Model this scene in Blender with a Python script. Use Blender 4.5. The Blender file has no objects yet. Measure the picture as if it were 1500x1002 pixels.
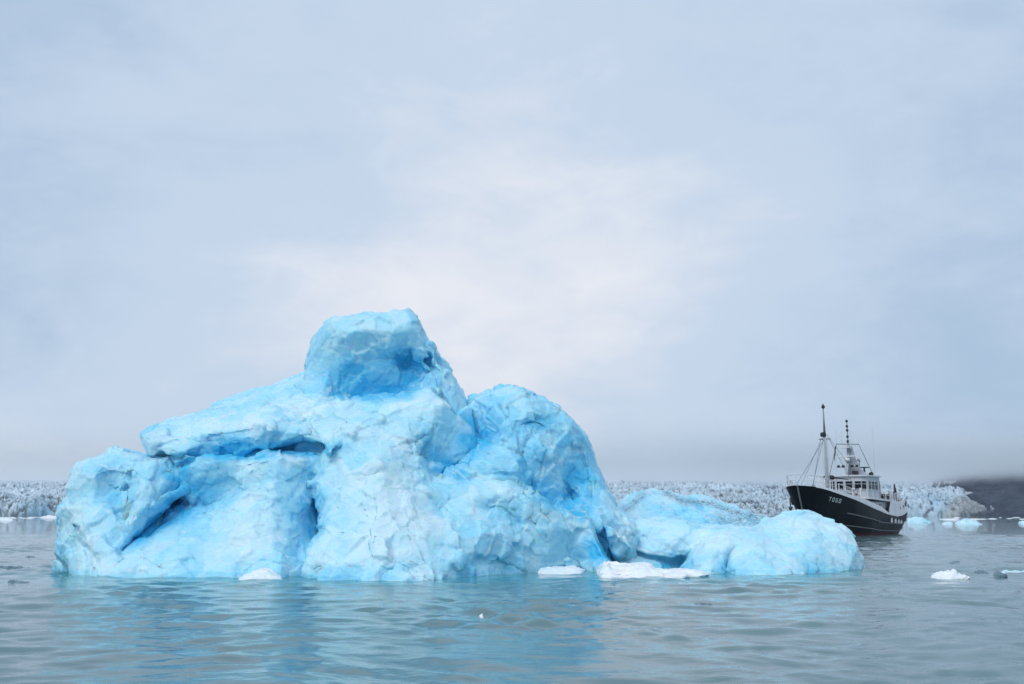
import bpy, math, random
import numpy as np
import openvdb as vdb
from mathutils import Vector, Matrix

random.seed(7)
S = bpy.context.scene
R = math.radians

# ------------------------------------------------------------------ camera
CAM_H = 2.5
FPX = 1500 * 35.0 / 36.0
PITCH = math.atan((753.0 - 501.0) / FPX)
CP, SP = math.cos(PITCH), math.sin(PITCH)
cam_data = bpy.data.cameras.new('camera')
cam_data.lens = 35.0
cam_data.sensor_width = 36.0
cam_data.clip_start = 0.2
cam_data.clip_end = 60000
cam = bpy.data.objects.new('camera', cam_data)
cam.location = (0, 0, CAM_H)
cam.rotation_euler = (R(90) + PITCH, 0, 0)
S.collection.objects.link(cam)
S.camera = cam

# ------------------------------------------------------------------ sky, sun, exposure
SUN_EL, SUN_AZ = R(40), R(212)          # azimuth clockwise from +Y
world = bpy.data.worlds.new('World')
S.world = world
world.use_nodes = True
wn, wl = world.node_tree.nodes, world.node_tree.links
wn.clear()


def W(kind, **kw):
    n = wn.new(kind)
    for k, v in kw.items():
        if k in n.inputs:
            n.inputs[k].default_value = v
        else:
            setattr(n, k, v)
    return n


def wmath(op, a, b=None, clamp=False):
    n = wn.new('ShaderNodeMath')
    n.operation = op
    n.use_clamp = clamp
    for i, v in enumerate((a, b)):
        if v is None:
            continue
        if isinstance(v, (int, float)):
            n.inputs[i].default_value = v
        else:
            wl.new(v, n.inputs[i])
    return n.outputs[0]


out = wn.new('ShaderNodeOutputWorld')
sky = wn.new('ShaderNodeTexSky')
sky.sky_type = 'NISHITA'
sky.sun_disc = False
sky.sun_elevation = SUN_EL
sky.sun_rotation = SUN_AZ
sky.air_density = 1.5
sky.dust_density = 3.0
bg_sky = wn.new('ShaderNodeBackground')
bg_sky.inputs['Strength'].default_value = 0.07
wl.new(sky.outputs[0], bg_sky.inputs['Color'])
tc = wn.new('ShaderNodeTexCoord')
nrm = wn.new('ShaderNodeVectorMath'); nrm.operation = 'NORMALIZE'
wl.new(tc.outputs['Generated'], nrm.inputs[0])
sep = wn.new('ShaderNodeSeparateXYZ')
wl.new(nrm.outputs[0], sep.inputs[0])
# soft cloud deck: veils of stratus, a thinner place where the hidden sun shows through
mp = wn.new('ShaderNodeMapping'); mp.inputs['Scale'].default_value = (1.0, 1.0, 2.0)
wl.new(nrm.outputs[0], mp.inputs[0])


def wnoise(scale, detail, rough, loc=(0, 0, 0), src=None, dist=0.0):
    m = wn.new('ShaderNodeMapping'); m.inputs['Location'].default_value = loc
    wl.new(src or mp.outputs[0], m.inputs[0])
    n = wn.new('ShaderNodeTexNoise')
    n.inputs['Scale'].default_value = scale
    n.inputs['Detail'].default_value = detail
    n.inputs['Roughness'].default_value = rough
    n.inputs['Distortion'].default_value = dist
    wl.new(m.outputs[0], n.inputs['Vector'])
    return n.outputs['Fac']


n1 = wnoise(2.2, 6, 0.5, (3.1, 0.4, 1.7), dist=0.5)
n2 = wnoise(6.0, 6, 0.55, (0.3, 5.4, 2.7), dist=0.8)
gx = wmath('MULTIPLY', wmath('SUBTRACT', sep.outputs['X'], -0.035), 1 / 0.27)
gz = wmath('MULTIPLY', wmath('SUBTRACT', sep.outputs['Z'], 0.225), 1 / 0.27)
gy = wmath('SUBTRACT', 1.0, wmath('ABSOLUTE', sep.outputs['Y']))
front = wmath('GREATER_THAN', sep.outputs['Y'], 0.0)
r2 = wmath('ADD', wmath('POWER', wmath('ABSOLUTE', gx), 2.0), wmath('MULTIPLY', wmath('POWER', wmath('ABSOLUTE', gz), 2.0), 1.0))
glow = wmath('MULTIPLY', wmath('EXPONENT', wmath('MULTIPLY', r2, -1.0)), front)
fac = wmath('ADD', wmath('MULTIPLY', glow, 0.62),
            wmath('ADD', wmath('MULTIPLY', wmath('SUBTRACT', n1, 0.5), 0.85),
                  wmath('MULTIPLY', wmath('SUBTRACT', n2, 0.5), 0.50)))


def lobe(cx, cz, rx, rz, amt):
    a = wmath('POWER', wmath('ABSOLUTE', wmath('MULTIPLY', wmath('SUBTRACT', sep.outputs['X'], cx), 1 / rx)), 2.0)
    b = wmath('POWER', wmath('ABSOLUTE', wmath('MULTIPLY', wmath('SUBTRACT', sep.outputs['Z'], cz), 1 / rz)), 2.0)
    return wmath('MULTIPLY', wmath('MULTIPLY', wmath('EXPONENT', wmath('MULTIPLY', wmath('ADD', a, b), -1.0)), front), amt)


n3 = wnoise(14.0, 5, 0.6, (7.3, 1.4, .7), dist=1.0)
fac = wmath('ADD', fac, wmath('MULTIPLY', wmath('SUBTRACT', n3, 0.5), 0.22))
fac = wmath('ADD', fac, lobe(-0.45, 0.43, 0.3, 0.18, -0.14))
fac = wmath('ADD', fac, lobe(-0.5, 0.03, 0.22, 0.07, 0.40))
fac = wmath('ADD', fac, lobe(0.38, 0.13, 0.22, 0.10, -0.20))
fac = wmath('ADD', fac, 0.28, clamp=True)
ramp = wn.new('ShaderNodeValToRGB')
cr = ramp.color_ramp
cr.interpolation = 'EASE'
cr.elements[0].position = 0.0
cr.elements[0].color = (0.42, 0.56, 0.745, 1)
cr.elements[1].position = 1.0
cr.elements[1].color = (0.83, 0.855, 0.925, 1)
e = cr.elements.new(0.5)
e.color = (0.575, 0.69, 0.85, 1)
wl.new(fac, ramp.inputs[0])
bg_cloud = wn.new('ShaderNodeBackground')
bg_cloud.inputs['Strength'].default_value = 1.0
wl.new(ramp.outputs[0], bg_cloud.inputs['Color'])
mixw = wn.new('ShaderNodeMixShader')
mixw.inputs[0].default_value = 0.96
wl.new(bg_sky.outputs[0], mixw.inputs[1])
wl.new(bg_cloud.outputs[0], mixw.inputs[2])
wl.new(mixw.outputs[0], out.inputs['Surface'])

sun_data = bpy.data.lights.new('sun', 'SUN')
sun_data.energy = 1.5
sun_data.angle = R(38)
sun_data.color = (1.0, 0.97, 0.93)
sun = bpy.data.objects.new('sun', sun_data)
sd = Vector((math.sin(SUN_AZ) * math.cos(SUN_EL), math.cos(SUN_AZ) * math.cos(SUN_EL), math.sin(SUN_EL)))
sun.rotation_euler = sd.to_track_quat('Z', 'Y').to_euler()
S.collection.objects.link(sun)

S.view_settings.view_transform = 'Standard'
S.view_settings.look = 'None'
S.view_settings.exposure = 0.0
S.view_settings.gamma = 1.0
S.view_settings.use_curve_mapping = False
S.render.engine = 'CYCLES'
S.cycles.use_denoising = True
S.cycles.max_bounces = 12
S.cycles.diffuse_bounces = 4
S.cycles.glossy_bounces = 3
S.cycles.volume_bounces = 8
S.cycles.volume_step_rate = 0.12
S.cycles.volume_max_steps = 256
S.cycles.caustics_reflective = False
S.cycles.caustics_refractive = False


# ------------------------------------------------------------------ helpers
def px2world(px, py, Y):
    """Point at distance Y ahead of the camera that the photograph shows at (px, py)."""
    u = (np.asarray(px, float) - 750.0) / FPX
    v = (501.0 - np.asarray(py, float)) / FPX
    t = Y / (CP - v * SP)
    return t * u, Y + 0 * t, CAM_H + t * (SP + v * CP)


def world2px(x, y, z):
    zz = z - CAM_H
    d = y * CP + zz * SP
    up = -y * SP + zz * CP
    return 750.0 + FPX * x / d, 501.0 - FPX * up / d


def water_Y(py):
    v = (501.0 - py) / FPX
    return -CAM_H / (SP + v * CP) * (CP - v * SP)


def tag(o, label=None, cat=None, group=None, kind=None):
    if label: o['label'] = label
    if cat: o['category'] = cat
    if group: o['group'] = group
    if kind: o['kind'] = kind
    return o


def empty(name, loc=(0, 0, 0), rotz=0.0):
    o = bpy.data.objects.new(name, None)
    o.location = loc
    o.rotation_euler = (0, 0, rotz)
    S.collection.objects.link(o)
    return o


def link_mesh(name, verts, faces, mat, parent=None, smooth=False, attrs=None):
    me = bpy.data.meshes.new(name)
    verts = np.asarray(verts, np.float32)
    if isinstance(faces, np.ndarray):
        n, k = faces.shape
        me.vertices.add(len(verts)); me.vertices.foreach_set('co', verts.ravel())
        me.loops.add(n * k); me.loops.foreach_set('vertex_index', faces.astype(np.int32).ravel())
        me.polygons.add(n)
        me.polygons.foreach_set('loop_start', np.arange(0, n * k, k, dtype=np.int32))
        me.update(calc_edges=True)
    else:
        me.from_pydata([tuple(map(float, v)) for v in verts], [], faces)
        me.update()
    if smooth:
        me.polygons.foreach_set('use_smooth', np.ones(len(me.polygons), bool))
    for k, v in (attrs or {}).items():
        a = me.attributes.new(k, 'FLOAT', 'POINT')
        a.data.foreach_set('value', np.asarray(v, np.float32))
    me.materials.append(mat)
    o = bpy.data.objects.new(name, me)
    S.collection.objects.link(o)
    if parent: o.parent = parent
    return o


# ---- numpy noise
def _hash(ix, iy, iz, seed):
    h = (ix.astype(np.uint32) * np.uint32(73856093)) ^ (iy.astype(np.uint32) * np.uint32(19349663)) ^ \
        (iz.astype(np.uint32) * np.uint32(83492791)) ^ np.uint32((seed * 2654435761) & 0xffffffff)
    h ^= h >> np.uint32(15); h *= np.uint32(2246822519)
    h ^= h >> np.uint32(13); h *= np.uint32(3266489917)
    h ^= h >> np.uint32(16)
    return h


def rnd(ix, iy, iz, seed):
    return _hash(ix, iy, iz, seed).astype(np.float32) / np.float32(4294967295.0)


def vnoise(p, scale=1.0, seed=0):
    q = np.asarray(p, np.float32) / scale
    i = np.floor(q).astype(np.int32)
    f = q - i
    f = f * f * f * (f * (f * 6 - 15) + 10)
    r = 0
    for dx in (0, 1):
        wx = f[:, 0] if dx else 1 - f[:, 0]
        for dy in (0, 1):
            wy = f[:, 1] if dy else 1 - f[:, 1]
            for dz in (0, 1):
                wz = f[:, 2] if dz else 1 - f[:, 2]
                r = r + wx * wy * wz * rnd(i[:, 0] + dx, i[:, 1] + dy, i[:, 2] + dz, seed)
    return r * 2 - 1


def fbm(p, scale, octaves=4, seed=0, gain=0.5):
    a, s, r = 1.0, scale, 0
    for k in range(octaves):
        r = r + a * vnoise(p + 17.3 * k, s, seed + k)
        a *= gain; s *= 0.5
    return r


def worley(p, scale=1.0, seed=0):
    """F1, F2 and, for the nearest seed, the offset vector and the cell hashes."""
    q = np.asarray(p, np.float32) / scale
    i = np.floor(q).astype(np.int32)
    n = len(q)
    f1 = np.full(n, 9.0, np.float32); f2 = np.full(n, 9.0, np.float32)
    off = np.zeros((n, 3), np.float32); cid = np.zeros((n, 3), np.int32)
    for dx in (-1, 0, 1):
        for dy in (-1, 0, 1):
            for dz in (-1, 0, 1):
                c = i + np.array([dx, dy, dz], np.int32)
                s = np.stack([c[:, k] + rnd(c[:, 0], c[:, 1], c[:, 2], seed + 11 * k) for k in range(3)], 1)
                v = q - s
                d = np.sqrt((v * v).sum(1))
                m = d < f1
                f2 = np.where(m, f1, np.minimum(f2, d))
                f1 = np.where(m, d, f1)
                off[m] = v[m]; cid[m] = c[m]
    return f1, f2, off, cid


def facets(p, scale, seed, tilt=0.5, step=0.2):
    f1, f2, off, c = worley(p, scale, seed)
    g = np.stack([rnd(c[:, 0], c[:, 1], c[:, 2], seed + 101 + k) * 2 - 1 for k in range(3)], 1)
    return ((off * g).sum(1) * tilt + (rnd(c[:, 0], c[:, 1], c[:, 2], seed + 200) * 2 - 1) * step) * scale


# ------------------------------------------------------------------ materials
def new_mat(name):
    m = bpy.data.materials.new(name)
    m.use_nodes = True
    return m, m.node_tree.nodes, m.node_tree.links, m.node_tree.nodes['Principled BSDF']


def mnoise(n, l, scale, detail=4, rough=0.55, vec=None, dist=0.0, sc=None):
    t = n.new('ShaderNodeTexNoise')
    t.inputs['Scale'].default_value = scale
    t.inputs['Detail'].default_value = detail
    t.inputs['Roughness'].default_value = rough
    t.inputs['Distortion'].default_value = dist
    if vec is None:
        g = n.new('ShaderNodeNewGeometry'); vec = g.outputs['Position']
    if sc:
        mpn = n.new('ShaderNodeMapping'); mpn.inputs['Scale'].default_value = sc
        l.new(vec, mpn.inputs[0]); vec = mpn.outputs[0]
    l.new(vec, t.inputs['Vector'])
    return t.outputs['Fac']


def M(n, l, op, a, b=None, c=None, clamp=False):
    t = n.new('ShaderNodeMath'); t.operation = op; t.use_clamp = clamp
    for i, v in enumerate((a, b, c)):
        if v is None: continue
        if isinstance(v, (int, float)): t.inputs[i].default_value = v
        else: l.new(v, t.inputs[i])
    return t.outputs[0]


def ramp_node(n, l, fac, stops, interp='LINEAR'):
    r = n.new('ShaderNodeValToRGB')
    r.color_ramp.interpolation = interp
    el = r.color_ramp.elements
    el[0].position, el[0].color = stops[0][0], (*stops[0][1], 1)
    el[1].position, el[1].color = stops[-1][0], (*stops[-1][1], 1)
    for p, c in stops[1:-1]:
        x = el.new(p); x.color = (*c, 1)
    l.new(fac, r.inputs[0])
    return r.outputs[0]


def plain(name, col, rough=0.5, metal=0.0, var=0.12, scale=3.0, spec=0.5):
    m, n, l, b = new_mat(name)
    f = mnoise(n, l, scale, 5, 0.6)
    lo = tuple(max(0, c * (1 - var)) for c in col); hi = tuple(min(1, c * (1 + var)) for c in col)
    l.new(ramp_node(n, l, f, [(0.3, lo), (0.7, hi)]), b.inputs['Base Color'])
    b.inputs['Roughness'].default_value = rough
    b.inputs['Metallic'].default_value = metal
    b.inputs['Specular IOR Level'].default_value = spec
    return m


def ice_material(name, pale, mid, deep, sss=0.5, dirt_dark=0.0):
    m, n, l, b = new_mat(name)
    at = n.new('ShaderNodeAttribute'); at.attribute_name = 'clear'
    dt = n.new('ShaderNodeAttribute'); dt.attribute_name = 'dirt_dark'
    fr = n.new('ShaderNodeAttribute'); fr.attribute_name = 'frost_glint'
    a = mnoise(n, l, 0.9, 6, 0.6, dist=1.2)
    c = mnoise(n, l, 5.0, 6, 0.65, sc=(1, 1, 1.6), dist=0.6)
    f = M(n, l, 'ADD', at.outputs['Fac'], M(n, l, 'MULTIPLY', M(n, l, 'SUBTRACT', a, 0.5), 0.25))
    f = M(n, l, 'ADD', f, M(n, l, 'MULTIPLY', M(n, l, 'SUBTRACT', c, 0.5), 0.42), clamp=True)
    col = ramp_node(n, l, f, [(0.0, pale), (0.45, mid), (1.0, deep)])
    # fine network of frosty fracture lines
    vo = n.new('ShaderNodeTexVoronoi'); vo.feature = 'DISTANCE_TO_EDGE'; vo.inputs['Scale'].default_value = 1.1
    g = n.new('ShaderNodeNewGeometry')
    wv = n.new('ShaderNodeVectorMath'); wv.operation = 'MULTIPLY_ADD'
    nc = n.new('ShaderNodeTexNoise'); nc.inputs['Scale'].default_value = 2.0; nc.inputs['Detail'].default_value = 5
    l.new(g.outputs['Position'], nc.inputs['Vector'])
    l.new(nc.outputs['Color'], wv.inputs[0]); wv.inputs[1].default_value = (0.7, 0.7, 0.7)
    l.new(g.outputs['Position'], wv.inputs[2])
    l.new(wv.outputs[0], vo.inputs['Vector'])
    line = M(n, l, 'SUBTRACT', 1.0, M(n, l, 'MULTIPLY', vo.outputs['Distance'], 26.0), clamp=True)
    line = M(n, l, 'MULTIPLY', line, M(n, l, 'MULTIPLY', M(n, l, 'SUBTRACT', mnoise(n, l, 1.7, 3), 0.45), 3.0, clamp=True), clamp=True)
    fl = M(n, l, 'MAXIMUM', M(n, l, 'MULTIPLY', line, 0.45), fr.outputs['Fac'])
    mx = n.new('ShaderNodeMix'); mx.data_type = 'RGBA'
    l.new(fl, mx.inputs['Factor']); l.new(col, mx.inputs['A']); mx.inputs['B'].default_value = (0.74, 0.89, 0.96, 1)
    # fine sediment
    sd_ = mnoise(n, l, 6.0, 6, 0.7, sc=(1, 1, 2.5))
    df = M(n, l, 'MULTIPLY', dt.outputs['Fac'], M(n, l, 'MULTIPLY', M(n, l, 'SUBTRACT', sd_, 0.38), 4.0, clamp=True), clamp=True)
    mx2 = n.new('ShaderNodeMix'); mx2.data_type = 'RGBA'
    l.new(df, mx2.inputs['Factor']); l.new(mx.outputs['Result'], mx2.inputs['A']); mx2.inputs['B'].default_value = (0.10, 0.12, 0.14, 1)
    l.new(mx2.outputs['Result'], b.inputs['Base Color'])
    b.inputs['Subsurface Weight'].default_value = sss
    b.inputs['Subsurface Radius'].default_value = (0.12, 0.5, 1.0)
    b.inputs['Subsurface Scale'].default_value = 0.34
    b.inputs['IOR'].default_value = 1.31
    rr = M(n, l, 'ADD', 0.12, M(n, l, 'MULTIPLY', mnoise(n, l, 3.0, 4), 0.4))
    l.new(rr, b.inputs['Roughness'])
    bp = n.new('ShaderNodeBump'); bp.inputs['Strength'].default_value = 0.5; bp.inputs['Distance'].default_value = 0.07
    h = M(n, l, 'ADD', mnoise(n, l, 4.0, 8, 0.62, dist=0.7), M(n, l, 'MULTIPLY', line, 0.25))
    l.new(h, bp.inputs['Height'])
    l.new(bp.outputs[0], b.inputs['Normal'])
    return m


MAT_ICE = ice_material('glacial_ice', (0.645, 0.86, 0.965), (0.38, 0.76, 0.935), (0.065, 0.52, 0.82))
MAT_FLOE = ice_material('white_floe_ice', (0.90, 0.93, 0.95), (0.72, 0.87, 0.93), (0.25, 0.65, 0.78), sss=0.3)
MAT_DARK_ICE = plain('wet_clear_ice', (0.10, 0.17, 0.21), 0.15, var=0.5, scale=6)


# ------------------------------------------------------------------ ice sculpting
def rbf(ctrl, X, Y):
    c = np.array(ctrl, float)
    P = c[:, :2] / 100.0
    d = np.sqrt(((P[:, None] - P[None]) ** 2).sum(2) + 0.01)
    n = len(c)
    A = np.zeros((n + 3, n + 3)); A[:n, :n] = d
    A[:n, n] = 1; A[:n, n + 1:] = P; A[n, :n] = 1; A[n + 1:, :n] = P.T
    A[:n, :n] += -0.005 * np.eye(n)
    w = np.linalg.solve(A, np.concatenate([c[:, 2], np.zeros(3)]))
    x = X / 100.0; y = Y / 100.0
    r = w[n] + w[n + 1] * x + w[n + 2] * y
    for k in range(n):
        r = r + w[k] * np.sqrt((x - P[k, 0]) ** 2 + (y - P[k, 1]) ** 2 + 0.01)
    return r


def seg_dist(X, Y, a, b):
    ax, ay = a; bx, by = b
    dx, dy = bx - ax, by - ay
    t = np.clip(((X - ax) * dx + (Y - ay) * dy) / (dx * dx + dy * dy + 1e-9), 0, 1)
    return np.sqrt((X - ax - t * dx) ** 2 + (Y - ay - t * dy) ** 2)


def poly_sdf(poly, X, Y):
    """Signed distance in photograph pixels, positive inside."""
    d = np.full(X.shape, 1e9)
    ins = np.zeros(X.shape, bool)
    n = len(poly)
    for i in range(n):
        a, b = poly[i], poly[(i + 1) % n]
        d = np.minimum(d, seg_dist(X, Y, a, b))
        if a[1] != b[1]:
            c = ((a[1] > Y) != (b[1] > Y)) & (X < (b[0] - a[0]) * (Y - a[1]) / (b[1] - a[1]) + a[0])
            ins ^= c
    return np.where(ins, d, -d)


def chunk_maps(ch):
    poly = ch['poly']
    xs = [p[0] for p in poly]; ys = [p[1] for p in poly]
    x0, x1, y0, y1 = min(xs) - 12, max(xs) + 12, min(ys) - 12, max(ys) + 12
    st = ch.get('res', 2.0)
    gx = np.arange(x0, x1 + st, st); gy = np.arange(y0, y1 + st, st)
    X, Y = np.meshgrid(gx, gy)
    e_ = poly_sdf(poly, X, Y)
    q = np.stack([X.ravel(), Y.ravel(), np.full(X.size, 3.7)], 1)
    j = ch.get('jag', 1.6) * 1.3
    e_ = e_ + (fbm(q, 22, 3, 5) * j).reshape(X.shape)
    Ym = np.mean([c[2] for c in ch['front']])
    mpp = Ym / FPX
    em = e_ * mpp
    F = rbf(ch['front'], X, Y)
    for g in ch.get('grooves', []):
        pl, wd, dp = g
        d = np.full(X.shape, 1e9)
        for a, b in zip(pl[:-1], pl[1:]):
            d = np.minimum(d, seg_dist(X, Y, a, b))
        F = F + dp * np.exp(-(d / wd) ** 2)
    for pl, wd, dp in ch.get('scarps', []):
        d = np.full(X.shape, 1e9); sg = np.zeros(X.shape)
        for a, b in zip(pl[:-1], pl[1:]):
            di = seg_dist(X, Y, a, b)
            L_ = math.hypot(b[0] - a[0], b[1] - a[1])
            cr_ = ((b[0] - a[0]) * (Y - a[1]) - (b[1] - a[1]) * (X - a[0])) / L_
            m_ = di < d
            d = np.where(m_, di, d); sg = np.where(m_, cr_, sg)
        ends = np.minimum(np.hypot(X - pl[0][0], Y - pl[0][1]), np.hypot(X - pl[-1][0], Y - pl[-1][1]))
        F = F + dp * np.exp(-(d / wd) ** 1.3) * np.clip(sg / 2.5 + .3, 0, 1) * np.clip(ends / 12, 0, 1) * np.where(ends <= d + .3, np.exp(-(d / 4) ** 2), 1)
    r = ch.get('round', 0.8)
    t = np.clip(1 - em / r, 0, 1)
    t = 1 - np.sqrt(np.clip(1 - t * t, 0, 1))
    F = F + t * r * ch.get('roundk', 1.0)
    rb = ch.get('roundb', 2.2)
    t2 = np.clip(1 - em / rb, 0, 1)
    t2 = 1 - np.sqrt(np.clip(1 - t2 * t2, 0, 1))
    B = ch['back'] - t2 * rb * 0.9
    return dict(x0=x0, y0=y0, st=st, e=em, F=F, B=B, nx=len(gx), ny=len(gy))


def bil(mp_, key, px, py):
    a = mp_[key]
    fx = np.clip((px - mp_['x0']) / mp_['st'], 0, mp_['nx'] - 1.001)
    fy = np.clip((py - mp_['y0']) / mp_['st'], 0, mp_['ny'] - 1.001)
    ix = fx.astype(np.int32); iy = fy.astype(np.int32)
    tx = fx - ix; ty = fy - iy
    return (a[iy, ix] * (1 - tx) + a[iy, ix + 1] * tx) * (1 - ty) + (a[iy + 1, ix] * (1 - tx) + a[iy + 1, ix + 1] * tx) * ty


def ice_mesh(chunks, voxel, zmin, rough=1.0, seed=1, scal=1.5):
    maps = [chunk_maps(c) for c in chunks]
    lo = np.array([1e9, 1e9, zmin - 0.3]); hi = np.array([-1e9, -1e9, -1e9])
    for c in chunks:
        fy = min(k[2] for k in c['front']) - 1.0; by = c['back'] + 0.3
        for (x, y) in c['poly']:
            for d in (fy, by):
                w = px2world(x, y, d)
                lo = np.minimum(lo, [float(w[0]) - .6, fy, lo[2]]); hi = np.maximum(hi, [float(w[0]) + .6, by, float(w[2]) + .6])
    n = np.ceil((hi - lo) / voxel).astype(int) + 1
    gx = lo[0] + np.arange(n[0]) * voxel; gy = lo[1] + np.arange(n[1]) * voxel; gz = lo[2] + np.arange(n[2]) * voxel
    fld = np.full(tuple(n), -1.0, np.float32)
    for iy in range(n[1]):
        X, Z = np.meshgrid(gx, gz, indexing='ij')
        px, py = world2px(X, gy[iy], Z)
        best = np.full(X.shape, -1.0)
        for c, mp_ in zip(chunks, maps):
            e_ = bil(mp_, 'e', px, py)
            f = np.minimum(e_, np.minimum((gy[iy] - bil(mp_, 'F', px, py)) * 0.8, (bil(mp_, 'B', px, py) - gy[iy]) * 0.8))
            best = np.maximum(best, f)
        best = np.minimum(best, Z - zmin)
        fld[:, iy, :] = np.clip(best, -0.5, 0.5)
    fld[0] = -0.5; fld[-1] = -0.5; fld[:, 0] = -0.5; fld[:, -1] = -0.5; fld[:, :, 0] = -0.5; fld[:, :, -1] = -0.5
    g = vdb.FloatGrid(background=0.5)
    g.copyFromArray(-fld)
    v, q = g.convertToQuads(0.0)
    v = v.astype(np.float32) * voxel + lo.astype(np.float32)
    q = q.astype(np.int64)
    # a little relaxation, then break the surface up
    nv = len(v)

    def relax(v, k):
        for _ in range(k):
            acc = np.zeros_like(v); cnt = np.zeros(nv, np.float32)
            for a in range(4):
                b = (a + 1) % 4
                for ax in range(3):
                    acc[:, ax] += np.bincount(q[:, a], v[q[:, b], ax], nv) + np.bincount(q[:, b], v[q[:, a], ax], nv)
                cnt += np.bincount(q[:, a], minlength=nv) + np.bincount(q[:, b], minlength=nv)
            v = v * 0.45 + 0.55 * acc / np.maximum(cnt, 1)[:, None]
        return v

    def normals(v):
        d1 = v[q[:, 2]] - v[q[:, 0]]; d2 = v[q[:, 3]] - v[q[:, 1]]
        fn = np.cross(d1, d2)
        N = np.zeros_like(v)
        for a in range(4):
            for ax in range(3):
                N[:, ax] += np.bincount(q[:, a], fn[:, ax], nv)
        return N / np.maximum(np.linalg.norm(N, axis=1), 1e-9)[:, None]
    v = relax(v, 2)
    N = normals(v)
    cen = v.mean(0)
    if ((v - cen) * N).sum() < 0:
        q = q[:, ::-1].copy(); N = -N
    # fracture planes: every cell of the surface is pressed towards its own plane
    rim = np.zeros(len(v)); tone = np.zeros(len(v))
    for (fs, fk, sd2, wa) in ((1.6, .95, 401, .12), (.8, 1.0, 431, .05), (.36, .5, 461, .02)):
        fs *= scal / 1.5
        ww = v + wa * np.stack([fbm(v, 1.5 * fs, 2, seed + sd2 + k) for k in range(3)], 1).astype(np.float32)
        ww = ww @ np.array([[.80, .25, .55], [-.1, .95, .25], [-.6, -.05, .80]], np.float32) * np.array([1, 1, .75], np.float32)
        a1, a2, _, cc = worley(ww, fs, seed + sd2)
        if fs > .4 * scal / 1.5:
            rim = np.maximum(rim, np.clip(1 - (a2 - a1) / (.045 if fs > 1 else .07), 0, 1) * np.clip(vnoise(v, 1.1, seed + sd2 + 2) * 2 + .3, 0, 1))
            tone += (rnd(cc[:, 0], cc[:, 1], cc[:, 2], 88) - .5) * .26
        key = _hash(cc[:, 0], cc[:, 1], cc[:, 2], 9).astype(np.int64) * 2 + (N[:, 1] > .25)
        _, inv = np.unique(key, return_inverse=True)
        nc = inv.max() + 1; cnt = np.bincount(inv, minlength=nc).astype(np.float32)
        C = np.stack([np.bincount(inv, v[:, k], nc) / cnt for k in range(3)], 1)
        Nn = np.stack([np.bincount(inv, N[:, k], nc) for k in range(3)], 1)
        Nn /= np.maximum(np.linalg.norm(Nn, axis=1), 1e-6)[:, None]
        Nn += (np.random.RandomState(seed + sd2).rand(nc, 3) - .5) * (.36 if fs > .4 else .25)
        Nn /= np.linalg.norm(Nn, axis=1)[:, None]
        h = ((v - C[inv]) * Nn[inv]).sum(1) - .03 * fs
        dt_ = (N * Nn[inv]).sum(1)
        h = np.clip(h, -.3 * fs, .3 * fs) * np.clip((dt_ - .5) / .3, 0, 1)
        kk = fk * np.clip(.75 + .9 * vnoise(v, 2.4 * fs + .6, seed + sd2 + 7), .2, 1)
        sc_ = -h * kk
        Ns = N.copy()
        for _ in range(2):
            acc = np.zeros(nv); cn = np.zeros(nv); an = np.zeros((nv, 3))
            for a in range(4):
                b = (a + 1) % 4
                acc += np.bincount(q[:, a], sc_[q[:, b]], nv) + np.bincount(q[:, b], sc_[q[:, a]], nv)
                cn += np.bincount(q[:, a], minlength=nv) + np.bincount(q[:, b], minlength=nv)
                for k in range(3):
                    an[:, k] += np.bincount(q[:, a], Ns[q[:, b], k], nv) + np.bincount(q[:, b], Ns[q[:, a], k], nv)
            if _ == 0 and fs > .5: sc_ = .5 * sc_ + .5 * acc / np.maximum(cn, 1)
            Ns = Ns + an / np.maximum(cn, 1)[:, None]
            Ns /= np.maximum(np.linalg.norm(Ns, axis=1), 1e-6)[:, None]
        v = (v + Ns * sc_[:, None]).astype(np.float32)
        for _ in range(10):      # open up the places where neighbouring planes fold over each other
            fn = np.cross(v[q[:, 2]] - v[q[:, 0]], v[q[:, 3]] - v[q[:, 1]])
            fn /= np.maximum(np.linalg.norm(fn, axis=1), 1e-9)[:, None]
            fr_ = Ns[q].sum(1); fr_ /= np.maximum(np.linalg.norm(fr_, axis=1), 1e-9)[:, None]
            dd = (fn * fr_).sum(1)
            if dd.mean() < 0: dd = -dd
            bad = np.zeros(nv, bool); bad[q[dd < .35].ravel()] = True
            if not bad.any(): break
            bq = bad[q].any(1); bad2 = np.zeros(nv, bool); bad2[q[bq].ravel()] = True
            qq = q[bad2[q].any(1)]
            acc = np.zeros((nv, 3)); cn = np.zeros(nv)
            for a in range(4):
                b = (a + 1) % 4
                for k in range(3): acc[:, k] += np.bincount(qq[:, a], v[qq[:, b], k], nv) + np.bincount(qq[:, b], v[qq[:, a], k], nv)
                cn += np.bincount(qq[:, a], minlength=nv) + np.bincount(qq[:, b], minlength=nv)
            v[bad2] = (.3 * v[bad2] + .7 * acc[bad2] / np.maximum(cn[bad2], 1)[:, None]).astype(np.float32)
        N = normals(v)
        if (N * Ns).sum() < 0: N = -N
    v0 = v
    wp = v + 0.14 * np.stack([fbm(v, 1.3, 3, seed + 31 + k) for k in range(3)], 1).astype(np.float32)
    tilt = np.array([[.86, .12, .5], [-.1, 1, .05], [-.5, .05, .86]], np.float32)
    wt = wp @ tilt
    # broad shell-shaped fractures meeting in sharp ridges
    f1, f2, _, cid = worley(wt * np.array([.75, 1, 1], np.float32), scal * 1.7, seed)
    d = (f1 * f1 - 0.25) * 0.26 * scal / 1.5
    # flat broken planes, only where the ice has spalled
    mask = np.clip(vnoise(v, 2.6, seed + 9) * 1.8 + 0.15, 0, 1)
    mask2 = np.clip(vnoise(v, 1.9, seed + 19) * 2.4 - 0.15, 0, 1)
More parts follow.
